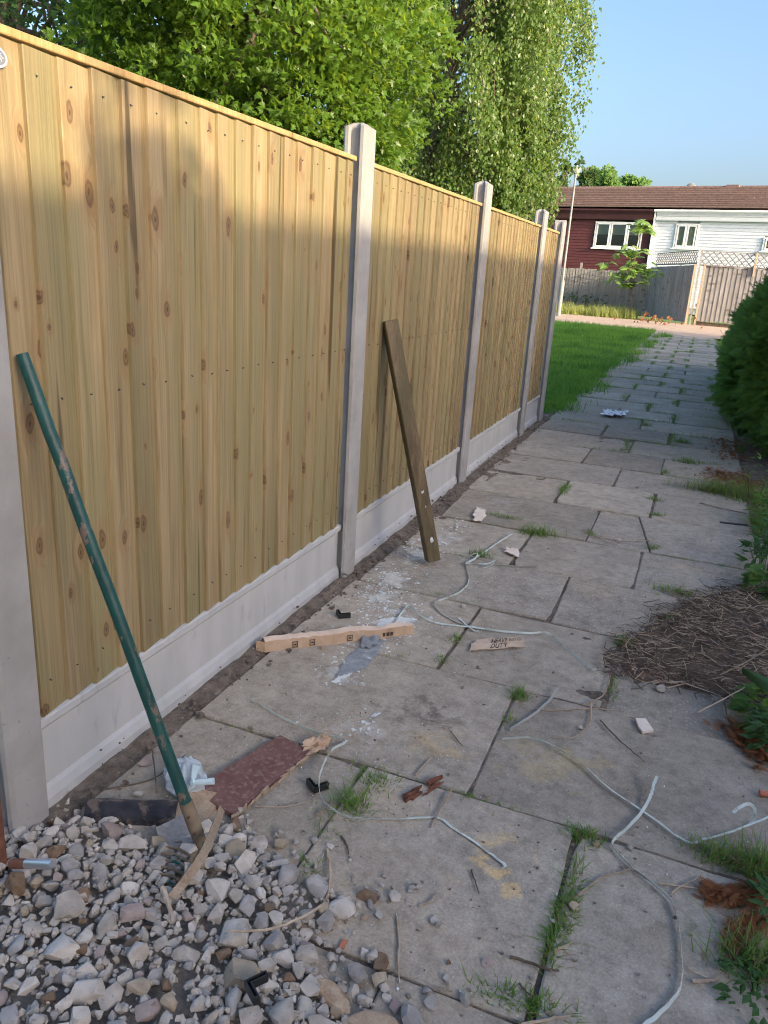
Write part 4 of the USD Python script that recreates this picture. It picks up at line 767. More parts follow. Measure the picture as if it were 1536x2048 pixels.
hm = grid(hx0 - .05, hx1 + .05, hy0 - .05, hy1 + .05, .03, lambda x, y: np.array([heap_z(a, b) - .022 for a, b in zip(x, y)]) + .012 * (nz(x, y, 20, 2) - .5))
solo('gravel_bed', hm, M['grit_bed'], kind='structure', smooth=True)
rs = np.random.default_rng(202); placed = []; small = []
labs = {'grey': 'grey angular stone lying in the gravel heap', 'pale': 'pale whitish stone lying in the gravel heap', 'tan': 'sandy coloured stone lying in the gravel heap', 'brown': 'brown earthy stone lying in the gravel heap', 'blue': 'blue grey stone lying in the gravel heap', 'pinkish': 'pinkish grey stone lying in the gravel heap'}
cols = ['grey'] * 10 + ['pale'] * 6 + ['tan'] * 2 + ['brown'] + ['blue'] * 3 + ['pinkish'] * 2
sp_stones = [(140, 1738, .062, 'blue', 'round mottled blue grey boulder beside the rusty bolt end'), (465, 1873, .075, 'pale', 'large smooth pale block of stone in the middle of the gravel heap'), (265, 1690 - 8, .07, 'grey', 'big rounded grey stone close to the first post foot'), (330, 1695, .075, 'grey', 'large grey stone just under the black plastic pipe piece'), (175, 1800 - 4, .055, 'brown', 'dark brown flat wet looking stone at the left of the heap'), (265, 1925 - 30, .045, 'brown', 'rusty brown stone in the left half of the heap'), (480, 1960, .075, 'tan', 'brownish stained stone just left of the black corner bracket in the gravel'), (470, 1695, .06, 'tan', 'creamy rough stone at the top right end of the gravel heap'), (400, 1670 + 10, .0, 'grey', '')]
for px, py, s, c, lab in sp_stones:
    if s: q = G(px, py, .05); placed.append((q[0], q[1], s)); solo('stone', stone(rs, [q[0], q[1], heap_z(q[0], q[1]) + s * .12], s), M['stone_' + c], lab, 'stone', smooth=25)
tries, big = 0, []
while tries < 14000 and len(placed) < 1250:
    tries += 1; x, y = rs.uniform(hx0, hx1), rs.uniform(max(hy0, .55), hy1)
    if not HP.contains(Point(x, y)) or x < -1.75: continue
    s = rs.choice([.03, .038, .047, .056, .066], p=[.16, .25, .28, .2, .11]) * rs.uniform(.88, 1.2)
    if tries > 3000: s *= .72
    if tries > 7000: s *= .7
    if all((x - a) ** 2 + (y - b) ** 2 > (.37 * (s + t)) ** 2 for a, b, t in placed): placed.append((x, y, s)); big.append((x, y, s))
REG = [(*G(*q, .05)[:2], n_) for q, n_ in [((60, 1690), 'at the first post foot'), ((250, 1700), 'between the first post and the rake'), ((350, 1760), 'around the rake head'), ((480, 1740), 'right of the rake handle'), ((610, 1800), 'at the right tip of the heap'), ((110, 1830), 'below the rusty bolt end'), ((270, 1850), 'left of the heap middle'), ((420, 1880), 'around the pale block'), ((560, 1900), 'on the right slope of the heap'), ((60, 1960), 'along the left picture edge'), ((180, 2010), 'in the bottom left corner'), ((330, 2000), 'at the bottom middle of the heap'), ((470, 2010), 'around the black bracket'), ((600, 2000), 'left of the split wood')]]
CN = {'grey': 'grey', 'pale': 'whitish', 'tan': 'sandy', 'brown': 'brown', 'blue': 'blue grey', 'pinkish': 'pinkish grey'}
vis = []
for (x, y, s) in big:
    d = np.array([x, y, .04]) - CAM; z = d @ FWD; u_, v_ = IW / 2 + FPX * (d @ RIGHT) / z, IH / 2 - FPX * (d @ UP) / z; vis.append(s / z if (-25 < u_ < IW and v_ < IH + 25) else -1)
order = np.argsort(-np.array(vis)); rest = {}
for rank, k in enumerate(order):
    x, y, s = big[k]; c = cols[rs.integers(len(cols))]; m = stone(rs, [x, y, heap_z(x, y) + s * rs.uniform(.05, .42)], s)
    if rank < 292 and vis[k] > 0:
        reg = min(REG, key=lambda g_: (g_[0] - x) ** 2 + (g_[1] - y) ** 2)[2]; sz = 'large' if s > .052 else 'mid sized' if s > .04 else 'small'
        lab_ = f'{sz} {CN[c]} stone in the gravel {reg}'; solo('stone', m, M['stone_' + c], lab_, 'stone', 'stones: ' + lab_, smooth=32)
    else: rest.setdefault(c, []).append(m)
grit = []
for i in range(4200):
    x, y = rs.uniform(hx0, hx1 + .25), rs.uniform(.7, hy1 + .05)
    d = HP.distance(Point(x, y))
    if rs.random() < math.exp(-d / .045): grit.append(stone(rs, [x, y, heap_z(x, y) + rs.uniform(-.004, .014)], rs.uniform(.006, .024)))
t = thing('gravel', 'small chips and half buried stones filling the gravel heap', 'gravel', kind='stuff')
for c, ms in rest.items(): part(t, 'buried_stones', cat_(ms), M['stone_' + c], kind='stuff', smooth=25)
part(t, 'chips', cat_(grit), M['stone_grey'], kind='stuff')
for px, py, s, c, lab in [(563, 1688, .046, 'tan', 'rough tan stone lying alone on the soil above the gravel heap'), (452, 1660, .045, 'pale', 'pale sharp stone at the end of the red brown board'), (648, 1298, .033, 'tan', 'buff stone leaning against the long cardboard strip'), (790, 1793, .034, 'pale', 'pale square stone lying alone on the nearest slab'), (820, 1783, .018, 'blue', 'small bluish stone right of the pale square one'), (687, 1808, .045, 'grey', 'flat grey block stone at the right tip of the gravel heap'), (735, 1795, .045, 'brown', 'dark brown flat stone behind the grey block at the heap tip'), (868, 1838, .026, 'grey', 'greyish stone half sunk in dust on the nearest slab'), (660, 1692, .022, 'pale', 'small pale stone below the bright grass tuft'), (628, 1680, .022, 'grey', 'small grey stone between the lone tan stone and the grass wisp'), (927, 1213, .028, 'pale', 'white pebble by the strap above the lettered card scrap'), (1160, 1455, .022, 'pale', 'pale pebble by the curled root on the right slabs'), (1193, 1688, .032, 'tan', 'square tan stone fragment at the top of the grassy joint'), (1258, 1695, .028, 'blue', 'speckled grey stone on the joint right of the strap bend'), (1148, 1812, .034, 'tan', 'brownish stone in the grassy joint beside the slab'), (1104, 1842, .018, 'pale', 'tiny pale stone on the left of the grassy joint'), (974, 1927, .03, 'pinkish', 'pinkish stone on the front part of the nearest slab'), (896, 1926, .016, 'brown', 'tiny dark heart shaped stone on the nearest slab'), (930, 1998, .032, 'grey', 'grey stone at the bottom edge of the nearest slab'), (986, 1630, .013, 'tan', 'small tan stone near the flat strap on the slab'), (860, 1610, .013, 'grey', 'small grey stone right under the bark piece'), (1237, 1080, .035, 'pale', 'pale flat stone on the cracked aggregate slab'), (1322, 1376, .035, 'grey', 'grey stone just in front of the twig heap'), (1443, 1146, .018, 'grey', 'little grey stone on the dark slab behind the twig heap'), (291, 1521, .045, 'pinkish', 'pink brick like stone by the gravel board base'), (277, 1588, .03, 'pale', 'pale stone between the black pipe piece and the fence'), (855, 1668 + 20, .0, 'grey', ''),
    (715, 1945, .06, 'blue', 'egg shaped blue grey stone in the small cluster right of the heap'), (745, 1912, .034, 'grey', 'round grey stone at the top of the small cluster right of the heap'), (728, 1905, .026, 'pale', 'pale round stone on top left of the small cluster'), (762, 1925, .042, 'brown', 'brownish stone in the small cluster right of the heap'), (758, 1958, .036, 'tan', 'tan stone under the brownish one in the small cluster'), (770, 1975, .028, 'grey', 'grey stone beside the upright straw'), (775, 1998, .03, 'grey', 'grey stone below the upright straw near the picture bottom'), (790, 2015, .036, 'pinkish', 'pinkish stone near the bottom edge, right of the split wood'), (705, 1985, .036, 'pale', 'upright pale stone above the split wood'), (730, 2000, .036, 'pale', 'whitish wedge stone above the split wood'), (682, 1978, .03, 'grey', 'grey lying stone left of the upright pale stone'), (825, 2035, .06, 'blue', 'large bluish stone at the very bottom of the picture'), (852, 1980, .024, 'blue', 'small round stone right of the upright straw'), (862, 2005, .03, 'blue', 'blue grey stone below the small round one at the bottom'), (893, 1960, .026, 'pale', 'pale stone by the dry grass at the bottom slab edge'), (1285, 1895, .0, 'pale', '')]:
    if s: q = G(px, py, s * .25); solo('stone', stone(rs, [q[0], q[1], s * .24], s), M['stone_' + c], lab, 'stone', smooth=25)

# scattered crumbs and mortar flecks on the slabs
def fleck(rng, x, y, s, z=.004):
    n = rng.integers(5, 8); a = np.sort(rng.uniform(0, 2 * np.pi, n)); r_ = s * rng.uniform(.5, 1.0, n); e = np.c_[x + r_ * np.cos(a), y + r_ * np.sin(a) * 1.2]
    v = np.vstack([np.c_[e, np.full(n, z)], np.c_[x + (e[:, 0] - x) * .7, y + (e[:, 1] - y) * .7, np.full(n, z + .0018)]]); k = np.arange(n); k2 = (k + 1) % n
    return v, np.vstack([np.c_[k, k2, n + k2], np.c_[k, n + k2, n + k], np.c_[np.full(n - 2, n), n + np.arange(1, n - 1), n + np.arange(2, n)]])
rf = np.random.default_rng(303); fl, cr = [], []
streak = [(915, 1050), (870, 1085), (830, 1110), (790, 1155), (760, 1190), (740, 1215), (800, 1240), (760, 1265), (720, 1300), (690, 1340), (715, 1450), (730, 1465)]
sw = [18, 22, 26, 30, 26, 30, 36, 40, 34, 30, 30, 22]; sn = [50, 60, 80, 120, 110, 70, 110, 110, 50, 50, 26, 16]
for (a, b), w, n in zip(streak, sw, sn):
    for i in range(n):
        q = G(a + rf.normal(0, w), b + rf.normal(0, w * .55)); 
        if q[0] > -1.27: fl.append(fleck(rf, q[0], q[1], abs(rf.normal(0, .0052)) + .0018, .0045))
for i in range(520):
    q = G(rf.uniform(430, 1000), rf.uniform(1080, 1560));
    if q[0] > -1.27: fl.append(fleck(rf, q[0], q[1], abs(rf.normal(0, .0016)) + .0009, .0045))
for i in range(260):
    q = G(rf.uniform(560, 1500), rf.uniform(1080, 2040)); fl.append(fleck(rf, q[0], q[1], abs(rf.normal(0, .0012)) + .0008, .0045))
solo('mortar_flecks', cat_(fl), M['cement_white'], 'white mortar splashes speckling the slabs along the fence', 'mortar', kind='stuff')
for i in range(420):
    q = G(rf.uniform(430, 1500), rf.uniform(1050, 2040)); s = abs(rf.normal(0, .0028)) + .0014; cr.append(stone(rf, [q[0], q[1], .004 + s * .3], s * 1.6))
solo('dust_crumbs', cat_(cr), M['dust'], 'little dusty crumbs lying about on the slabs', 'dirt', kind='stuff'); cr = []
for i in range(700):      # clods along the fence foot
    y = rf.uniform(1.3, 8.0); x = -1.30 + rf.normal(0, .028); s = abs(rf.normal(0, .009)) + .004; cr.append(stone(rf, [x, y, .004 + .01 * rf.random() + max(0, -1.30 - x) * .6], s))
solo('soil_crumbs', cat_(cr), M['soil'], 'dark crumbs of soil scattered on slabs and along the fence foot', 'soil', kind='stuff')

# mortar spill: white smear and grey lump
def smear(poly_px, z, m, name, label, cat, dz=.0):
    pl = Polygon([G(*q)[:2] for q in poly_px]).buffer(0); x0, y0, x1, y1 = pl.bounds; st = .006
    def hz(x, y):
        return np.array([min(.5, pl.exterior.distance(Point(a, b)) / .025) * (1 if pl.contains(Point(a, b)) else -1) for a, b in zip(x, y)])
    v, f = grid(x0 - .01, x1 + .01, y0 - .01, y1 + .01, st, lambda x, y: hz(x, y)); e = v[:, 2].copy() + .9 * (nz(v[:, 0], v[:, 1], 55, 21, 4) - .5); v[:, 2] = z + dz * np.clip(e, 0, 1) * (.3 + 1.4 * nz(v[:, 0], v[:, 1], 60, 4, 3))
    f = f[(e[f] > -.02).all(1)]; k = np.unique(f); m_ = np.zeros(len(v), int); m_[k] = np.arange(len(k)); v, f = v[k], m_[f]; return solo(name, (v, f), m, label, cat, smooth=True)
smear([(660, 1365), (690, 1318), (720, 1290), (748, 1275), (772, 1285), (760, 1310), (735, 1335), (700, 1352)], .006, M['cement_grey'], 'mortar_spill', 'grey spilled wet mortar fanning out below the cardboard strip', 'mortar', .008)
smear([(715, 1300), (722, 1278), (742, 1266), (762, 1276), (758, 1297), (738, 1306)], .012, M['cement_grey'], 'mortar_lump', 'dark lump of wet mortar against the cardboard strip', 'mortar', .035)
smear([(745, 1268), (760, 1240), (800, 1235), (842, 1240), (800, 1252), (775, 1262)], .006, M['cement_white'], 'cement_dust', 'white cement dust streak behind the cardboard strip', 'cement', .002)
smear([(655, 1368), (690, 1345), (715, 1338), (700, 1356), (675, 1370)], .0065, M['cement_white'], 'cement_dust', 'white cement smear at the lower tip of the mortar spill', 'cement', .002)
# ------------------------------------------------------------------ the long things against the fence
def curve_px(pts, z=.006): return np.array([G(a, b, c) for a, b, c in [(q + (z,))[:3] for q in pts]])
t = thing('garden_rake', 'old rake with chipped green metal handle leaning on the first post', 'rake')
pb, ptp = G(403, 1690, .045), AX(43, 708, -1.352); axis = ptp - pb; L = np.linalg.norm(axis)
def along(s): return pb + axis * s
part(t, 'handle', tube([along(s) + rf.normal(0, .0008, 3) for s in np.linspace(.095, 1, 14)], [.0145] * 13 + [.0135], 16), M['green_paint'], smooth=40)
sk = part(t, 'socket', tube([along(-.02), along(.04), along(.097)], [.013, .0165, .0168], 14), M['dirty_pole'], 'soil stained lower end of the handle', smooth=40)
for s in (.035, .07): part(sk, 'rivet', (lambda m: (np.array(m.vertices) + along(s) + np.array([.006, -.0145, .003]), np.array(m.faces)))(trimesh.creation.icosphere(1, .0035)), M['rust'])
hd0, hd1 = G(372, 1705, .05), G(352, 1790, .05)
part(t, 'head_bar', beam(hd0 + [.015, .02, 0], hd1, .012, .010, c=.002), M['dirty_pole'])
for i in range(6):
    a = hd0 + (hd1 - hd0) * (i + .3) / 6.2; part(t, 'tine', tube([a + [.02, 0, 0], a + [-.02, -.003, .012], a + [-.06, -.006, .004]], [.0038, .0034, .002], 6), M['dirty_pole'])
tw, tp_ = G(868, 1132, .0), AX(768, 640, -1.375)
ax_ = (tp_ - tw) / np.linalg.norm(tp_ - tw); tw = tw + ax_ * .03; side = np.array([.62, -.78, 0])
v, f = beam(tw, tp_ + [.028, 0, 0], .066, .066, side, .004); pm = trimesh.Trimesh(v, f)
tt = thing('old_timber_post', 'old brown square timber leaning on the second fence panel', 'timber post')
part(tt, 'timber', (v, f), M['oldpost']); 
sdv = np.cross(ax_, side); sdv /= np.linalg.norm(sdv)
part(tt, 'torn_felt', ribbon([tw + ax_ * (.52 + .1 * i) * np.linalg.norm(tp_ - tw) / 1.0 * 1 + np.array([.036, .022 + .004 * (i % 2), 0]) for i in np.linspace(0, 4, 9)], .012, .002, np.linspace(.2, 1.4, 9)), M['black_plastic'])
for s, dz in ((.10, .02), (.16, .012), (.24, .008), (.30, .015)):
    c = tw + (tp_ - tw) * s + side * .0335 + sdv * .008; part(tt, 'mortar_fleck', hull(c + rf.normal(0, 1, (14, 3)) * [.004, .004, dz * .6]), M['cement_white'])
# rusty steel stand at the left edge with a bolt end
t = thing('rusty_bracket', 'rusty steel post with dark plate and bright bolt end at the left picture edge', 'steel bracket')
q = G(-2, 1725, .07)
part(t, 'upright', rbox(q[0] - .045, q[0] + .004, q[1] - .012, q[1] + .022, .03, .30, .004), M['rust'])
part(t, 'plate', rbox(q[0] - .04, q[0] + .022, q[1] - .034, q[1] - .024, .012, .105, .003), M['dark_steel'])
rd = [AY(24, 1727, q[1] - .03), AY(106, 1728, q[1] - .045)]
part(t, 'pin', tube([rd[0], rd[0] * .62 + rd[1] * .38], .0105, 14), M['rust'], smooth=40); part(t, 'pin_end', tube([rd[0] * .62 + rd[1] * .38, rd[1] - (rd[1] - rd[0]) * .05, rd[1]], [.0107, .0107, .0085], 14), M['steel'], 'bare bright end of the pin', smooth=40)

# ------------------------------------------------------------------ litter
# long opened cardboard strip
a, b = G(405, 1, 0), None
c0, c1 = G(530, 1297, .02), G(828, 1262, .02); d = c1 - c0; Lc = np.linalg.norm(d); d /= Lc; s_ = np.array([d[1], -d[0], 0]); s_ = s_ if s_[1] < 0 else -s_
t = thing('cardboard_strip', 'long folded cardboard strip lying across the slabs under the mortar lump', 'cardboard')
def sheet(rows, th=.0022):
    rows = np.array(rows, float); n, m = rows.shape[:2]; v = rows.reshape(-1, 3); i = (np.arange(n - 1)[:, None] * m + np.arange(m - 1)).ravel(); f = np.stack([i, i + 1, i + m + 1, i + m], 1); f = np.vstack([f[:, [0, 1, 2]], f[:, [0, 2, 3]]])
    nr = np.zeros_like(v); fn = np.cross(v[f[:, 1]] - v[f[:, 0]], v[f[:, 2]] - v[f[:, 0]])
    for k in range(3): np.add.at(nr, f[:, k], fn)
    nr /= np.linalg.norm(nr, axis=1, keepdims=True) + 1e-12; V = np.vstack([v + nr * th / 2, v - nr * th / 2]); N_ = len(v); g = lambda r, c: r * m + c; e = [g(0, c) for c in range(m)] + [g(r, m - 1) for r in range(1, n)] + [g(n - 1, c) for c in range(m - 2, -1, -1)] + [g(r, 0) for r in range(n - 2, 0, -1)]
    F = [f, f[:, ::-1] + N_]; e = np.array(e); e2 = np.roll(e, -1); F += [np.c_[e, e + N_, e2 + N_], np.c_[e, e2 + N_, e2]]; return V, np.vstack(F)
rows_f, rows_t = [], []
for s in np.linspace(0, 1, 30):
    w = .006 * math.sin(s * 19) * (s > .3) + rf.normal(0, .0012); bs_ = c0 * [1, 1, 0] + d * Lc * s + s_ * w; tpz = .047 - .012 * max(0, s - .6) + rf.normal(0, .001)
    rows_f.append([bs_ + s_ * .0 + [0, 0, .004], bs_ + [0, 0, tpz * .5], bs_ - s_ * .002 + [0, 0, tpz]]); rows_t.append([bs_ - s_ * .0025 + [0, 0, tpz + .0005], bs_ - s_ * .028 + [0, 0, tpz + .003 + .004 * math.sin(s * 30)], bs_ - s_ * (.052 if s < .72 else .036) + [0, 0, tpz - .006]])
part(t, 'front_face', sheet(rows_f), M['cardboard']); part(t, 'top_flap', sheet(rows_t), M['card_top'], 'pale upper face of the strip')
part(t, 'back_face', sheet([[r_[2] + [0, 0, -.001], r_[2] - s_ * .002 + [0, 0, -.02], r_[2] - s_ * .004 + [0, 0, -.036]] for r_ in rows_t]), M['cardboard'])
e0 = c0 * [1, 1, 0]; part(t, 'end_flap', sheet([[e0 + [0, 0, .004], e0 + [0, 0, .045]], [e0 - d * .03 - s_ * .02 + [0, 0, .006], e0 - d * .03 - s_ * .02 + [0, 0, .046]]]), M['cardboard'])
def on_front(s, z, wd, hg):   # small printed mark on the front face
    c = c0 * [1, 1, 0] + d * Lc * s + s_ * .0045; return [c + d * x + [0, 0, z + y] for x, y in ((-wd / 2, -hg / 2), (wd / 2, -hg / 2), (wd / 2, hg / 2), (-wd / 2, hg / 2))]
def plate(c4, n_, th=.0008): c4 = np.array(c4); return np.vstack([c4, c4 + n_ * th]), np.vstack([BOXF[:, [0, 1, 2]], BOXF[:, [0, 2, 3]]])
mk = []
for s in (.19, .30, .55):
    mk += [plate(on_front(s, .036, .022, .003), s_), plate(on_front(s, .014, .022, .003), s_), plate(on_front(s - .009 / Lc, .025, .003, .02), s_), plate(on_front(s + .009 / Lc, .025, .003, .02), s_), plate(on_front(s, .025, .009, .006), s_)]
mk += [plate(on_front(.755 + .028 * i, .022, .011, .016), s_) for i in range(4)]
part(t, 'print_marks', cat_(mk), M['print'])
# lettered scrap
def scrap(name, label, cat, quad_px, m, crumple=.012, n=14, seed=0, ragged=.006, lift=.006):
    P = [G(*q) for q in quad_px]; r = np.random.default_rng(seed); rows = []
    for i in range(n + 1):
        u = i / n; row = []
        for j in range(7):
            w = j / 6; p = (P[0] * (1 - u) + P[1] * u) * (1 - w) + (P[3] * (1 - u) + P[2] * u) * w
            p = p + [0, 0, lift + crumple * (meshkit.fbm(np.array([p * 38 + seed]), 3, seed)[0]) * 1.3 - crumple * .4]
            if j in (0, 6) or i in (0, n): p = p + np.r_[r.normal(0, ragged, 2), 0]
            p[2] = max(p[2], .0055); row.append(p)
        rows.append(row)
    return rows
rows = scrap('', '', '', [(937, 1304), (1049, 1297), (1046, 1277), (952, 1284)], None, .009, 18, 3, .003)
t = thing('card_scrap', 'torn brown paper scrap printed HEAVY DUTY lying on the slab', 'paper scrap'); part(t, 'sheet', sheet(rows, .0012), M['scrap_card'], smooth=30)
R_ = np.array(rows)
def on_sheet(u, w):
    a = min(u * (len(R_) - 1), len(R_) - 1.001); b = min(w * 6, 5.999); i, j = int(a), int(b); fa, fb = a - i, b - j
    return R_[i, j] * (1 - fa) * (1 - fb) + R_[i + 1, j] * fa * (1 - fb) + R_[i, j + 1] * (1 - fa) * fb + R_[i + 1, j + 1] * fa * fb
def lettering(txt, u0, u1, w0, w1, bold=True):
    m = meshkit.text_mesh(txt, 1.0, .02, bold); v = np.array(m.vertices); lo, hi = v.min(0), v.max(0); o = []
    for x, y, z in v:
        uu, ww = u0 + (u1 - u0) * (x - lo[0]) / (hi[0] - lo[0]), w0 + (w1 - w0) * (y - lo[1]) / (hi[1] - lo[1]); o.append(on_sheet(uu, ww) + [0, 0, .0011 + z * .02])
    return np.array(o), np.array(m.faces)
part(t, 'lettering', lettering('HEAVY', .36, .67, .53, .96), M['print']); part(t, 'lettering', lettering('DUTY', .38, .68, .05, .45), M['print'])
part(t, 'fine_print', cat_([lettering('OUTDOOR', .70, .97, .70, .88, False), lettering('HEAVYDUTY', .70, .97, .46, .58, False), lettering('TIMBER FIX', .70, .96, .24, .36, False)]) if False else lettering('DUTY FOR', .71, .96, .62, .88, False), M['print'])
for quad, lab, sd in ([(945, 1045), (965, 1048), (973, 1026), (953, 1020)], 'torn pale paper scrap behind the strap loop near the timber foot', 4), ([(1010, 1108), (1040, 1120), (1036, 1106), (1014, 1100)], 'torn pale card piece right of the strap loop', 5):
    solo('paper_scrap', sheet(scrap('', '', '', quad, None, .018, 8, sd, .006, .012), .0015), M['paper'], lab, 'paper scrap', smooth=30)
solo('printed_sheet', sheet(scrap('', '', '', [(1204, 836), (1250, 837), (1254, 828), (1206, 826)], None, .05, 10, 6, .012, .02), .003), M['whitish'], 'crumpled white printed plastic sheet on the path beyond the fence end', 'plastic sheet', smooth=30)
solo('card_wad', cat_([sheet(scrap('', '', '', [(603, 1517), (640, 1512), (662, 1492), (625, 1492)], None, .04, 8, 7, .006, .014), .0018), sheet(scrap('', '', '', [(612, 1510), (650, 1500), (655, 1490), (618, 1497)], None, .035, 6, 8, .007, .03), .0018)]), M['cardboard'], 'crumpled brown card wad at the far end of the red brown board', 'cardboard')
# maroon board with broken pale edge
bq = [G(*q) for q in [(560, 1480), (622, 1512), (468, 1640), (380, 1592)]]
t = thing('maroon_board', 'broken maroon stained board lying by the tied plastic bag', 'board')
bu = np.array([[p[0], p[1], .018] for p in bq]); bl = np.array([[p[0], p[1], .004] for p in bq]); 
part(t, 'board_face', (np.vstack([bl, bu]), np.vstack([BOXF[:, [0, 2, 1]], BOXF[:, [0, 3, 2]]])), M['redboard'])
e = [bq[1] + (bq[2] - bq[1]) * s for s in np.linspace(-.03, 1.02, 13)]
part(t, 'splintered_edge', cat_([hull(np.array([a_, b_])[:, None, :].repeat(5, 1).reshape(-1, 3) * [1, 1, 0] + rf.uniform(-1, 1, (10, 3)) * [.006, .006, .008] + [.004, -.006, .016]) for a_, b_ in zip(e[:-1], e[1:])]), M['paleold'], 'pale splintered edge')
for i, (quad, m, lab, z) in enumerate((([(380, 1588), (440, 1600), (395, 1668), (340, 1650)], 'paleold', 'splintered tan wood piece between the rake handle and maroon board', .022), ([(310, 1672), (372, 1640), (400, 1690), (330, 1725)], 'greyboard', 'dirty flat grey board under the foot of the rake handle', .02))):
    P = np.array([G(*q) for q in quad]); o = P.mean(0); pts = []
    for k in range(4):
        for s in (0, .33, .66): p = P[k] + (P[(k + 1) % 4] - P[k]) * s + np.r_[rf.normal(0, .004, 2), 0]; pts.append(p)
    pts = np.array(pts); m_ = trimesh.creation.extrude_polygon(Polygon(pts[:, :2]).buffer(0), .011, engine='earcut'); vv = np.array(m_.vertices); vv[:, 2] += z - .012 + (vv[:, 0] - o[0]) * -.15
    solo('wood_piece', (vv, np.array(m_.faces)), M[m], lab, 'wood piece')
# black half round pipe
p0, p1 = G(176, 1618, .02), G(356, 1622, .02); dv = (p1 - p0) / np.linalg.norm(p1 - p0); sv = np.array([dv[1], -dv[0], 0]); an = np.linspace(-.35, math.pi + .35, 15); rows = []
for s in np.linspace(0, 1, 12):
    rr = .034 * (1 + .03 * math.sin(s * 9)); rows.append([p0 * (1 - s) + p1 * s - [0, 0, .012] + sv * rr * math.cos(a_) + np.array([0, 0, rr * math.sin(a_)]) for a_ in an])
solo('plastic_channel', sheet(rows, .004), M['dirty_black'], 'muddy black half round plastic channel at the foot of the gravel board', 'plastic channel', smooth=40)
# tied plastic bag
bc = G(372, 1580, .0); ico = trimesh.creation.icosphere(4); v = np.array(ico.vertices); dirs = v.copy(); rad = .055 * (.78 + .5 * meshkit.fbm(dirs * 2.6 + 4, 4, 9) - .22 * np.abs(meshkit.fbm(dirs * 6 + 9, 3, 4) - .5) * 2) * (1 + .11 * np.sin(11 * np.arctan2(dirs[:, 1], dirs[:, 0]) + 3 * dirs[:, 2]) * np.clip(dirs[:, 2], 0, 1))
top = np.clip(dirs[:, 2], 0, 1) ** 3; v = dirs * rad[:, None] * [1.05, .95, .78]; v[:, 2] += .02 * top; v[:, 2] = np.maximum(v[:, 2] + .036, .004); v = v + bc * [1, 1, 0]
t = thing('tied_bag', 'small tied pale blue plastic bag lying behind the rake handle', 'plastic bag')
part(t, 'bag', (v, np.array(ico.faces)), M['bag'], smooth=True); kn = G(385, 1566, .075)
part(t, 'knot', cat_([tube(smooth_path([kn, kn + [.02, .004, .006], kn + [.055, .018, .012]], 5), np.linspace(.006, .0095, 11), 9), hull(kn + rf.normal(0, .006, (24, 3))), sheet([[kn + [-.004, 0, 0], kn + [.004, .002, 0]], [kn + [-.016, .02, .016], kn + [.0, .024, .02]], [kn + [-.022, .034, .028], kn + [.002, .036, .03]]], .001)]), M['bag_knot'], smooth=40)
solo('stuffing', (lambda m: (np.array(m.vertices) * [.03, .026, .018] + bc * [1, 1, 0] + [0, 0, .03], np.array(m.faces)))(trimesh.creation.icosphere(2)), M['stone_blue'], 'dark lump showing through the tied plastic bag', 'rubbish')
# black corner brackets
def bracket(px, py, ang, label, s=1.0, z=.005, tilt=0):
    c = G(px, py, z); Lb, th, hb = .05 * s, .013 * s, .02 * s
    pl = [(0, 0), (Lb, 0), (Lb, th), (th, th), (th, Lb), (0, Lb)]; shell = trimesh.creation.extrude_polygon(Polygon(pl), hb, engine='earcut'); v = np.array(shell.vertices); f = np.array(shell.faces)
    inner = [(.003, .003), (Lb - .003, .003), (Lb - .003, th - .003), (th - .003, th - .003), (th - .003, Lb - .003), (.003, Lb - .003)]
    A = m3.Manifold.extrude(m3.CrossSection([pl]), hb) - m3.Manifold.extrude(m3.CrossSection([inner]), hb).translate([0, 0, .004]); mm_ = A.rotate([tilt, 0, 0]).rotate([0, 0, ang]).translate(c.tolist()).to_mesh()
    t = thing('corner_bracket', label, 'plastic bracket'); part(t, 'body', (np.array(mm_.vert_properties[:, :3]), np.array(mm_.tri_verts)), M['black_plastic'])
bracket(678, 1238, 40, 'black plastic corner bracket on the slab above the cardboard strip', 1.0)
bracket(628, 1588, 55, 'black plastic corner bracket beside the curved strap', .95)
bracket(488, 1975, -35, 'black plastic corner bracket lying on the gravel stones', .9, .088, 0)
# bark, bricks, bits
def lump(px0, px1, w, h, m, name, label, cat, seed, z=.0):
    a_, b_ = G(*px0), G(*px1); r = np.random.default_rng(seed); dd_ = b_ - a_; sv_ = np.array([dd_[1], -dd_[0], 0]) / np.linalg.norm(dd_); pts = []
    for s in np.linspace(0, 1, 9):
        e_ = math.sin(math.pi * min(1, max(0, s))) ** .6
        for k in np.linspace(0, 2 * np.pi, 8, endpoint=False): pts.append(a_ + dd_ * s + sv_ * w / 2 * e_ * math.cos(k) * r.uniform(.8, 1.1) + np.array([0, 0, z + h / 2 + h / 2 * e_ * math.sin(k) * r.uniform(.7, 1.1)]))
    solo(name, hull(pts), m, label, cat, smooth=20)
M['redbark'] = two_tone('reddish_bark', (.09, .035, .022), (.20, .085, .055), 30, .9, .7, 50, stretch=(1, 1, 1), third=(.35, .27, .2), tscale=40, tlo=.64, thi=.7, dist=.01)
ba, bb = G(806, 1606), G(884, 1560); dd_ = (bb - ba); sv_ = np.array([dd_[1], -dd_[0], 0]) / np.linalg.norm(dd_); sh = []
for q in range(16):
    s0 = rf.uniform(0, .62); e_ = rf.normal(0, .009); c = ba + dd_ * s0 + sv_ * e_; L_ = dd_ * rf.uniform(.18, .42)
    sh.append(hull(np.vstack([c + L_ * t_ + sv_ * rf.uniform(-1, 1, (5, 1)) * .007 * (1.2 - t_) + np.c_[np.zeros((5, 2)), rf.uniform(.004, .026 - abs(e_), 5)] for t_ in (0, .5, 1)])))
solo('bark_piece', cat_(sh), M['redbark'], 'dark red brown splintered bark chunk lying on the slab joint', 'bark')
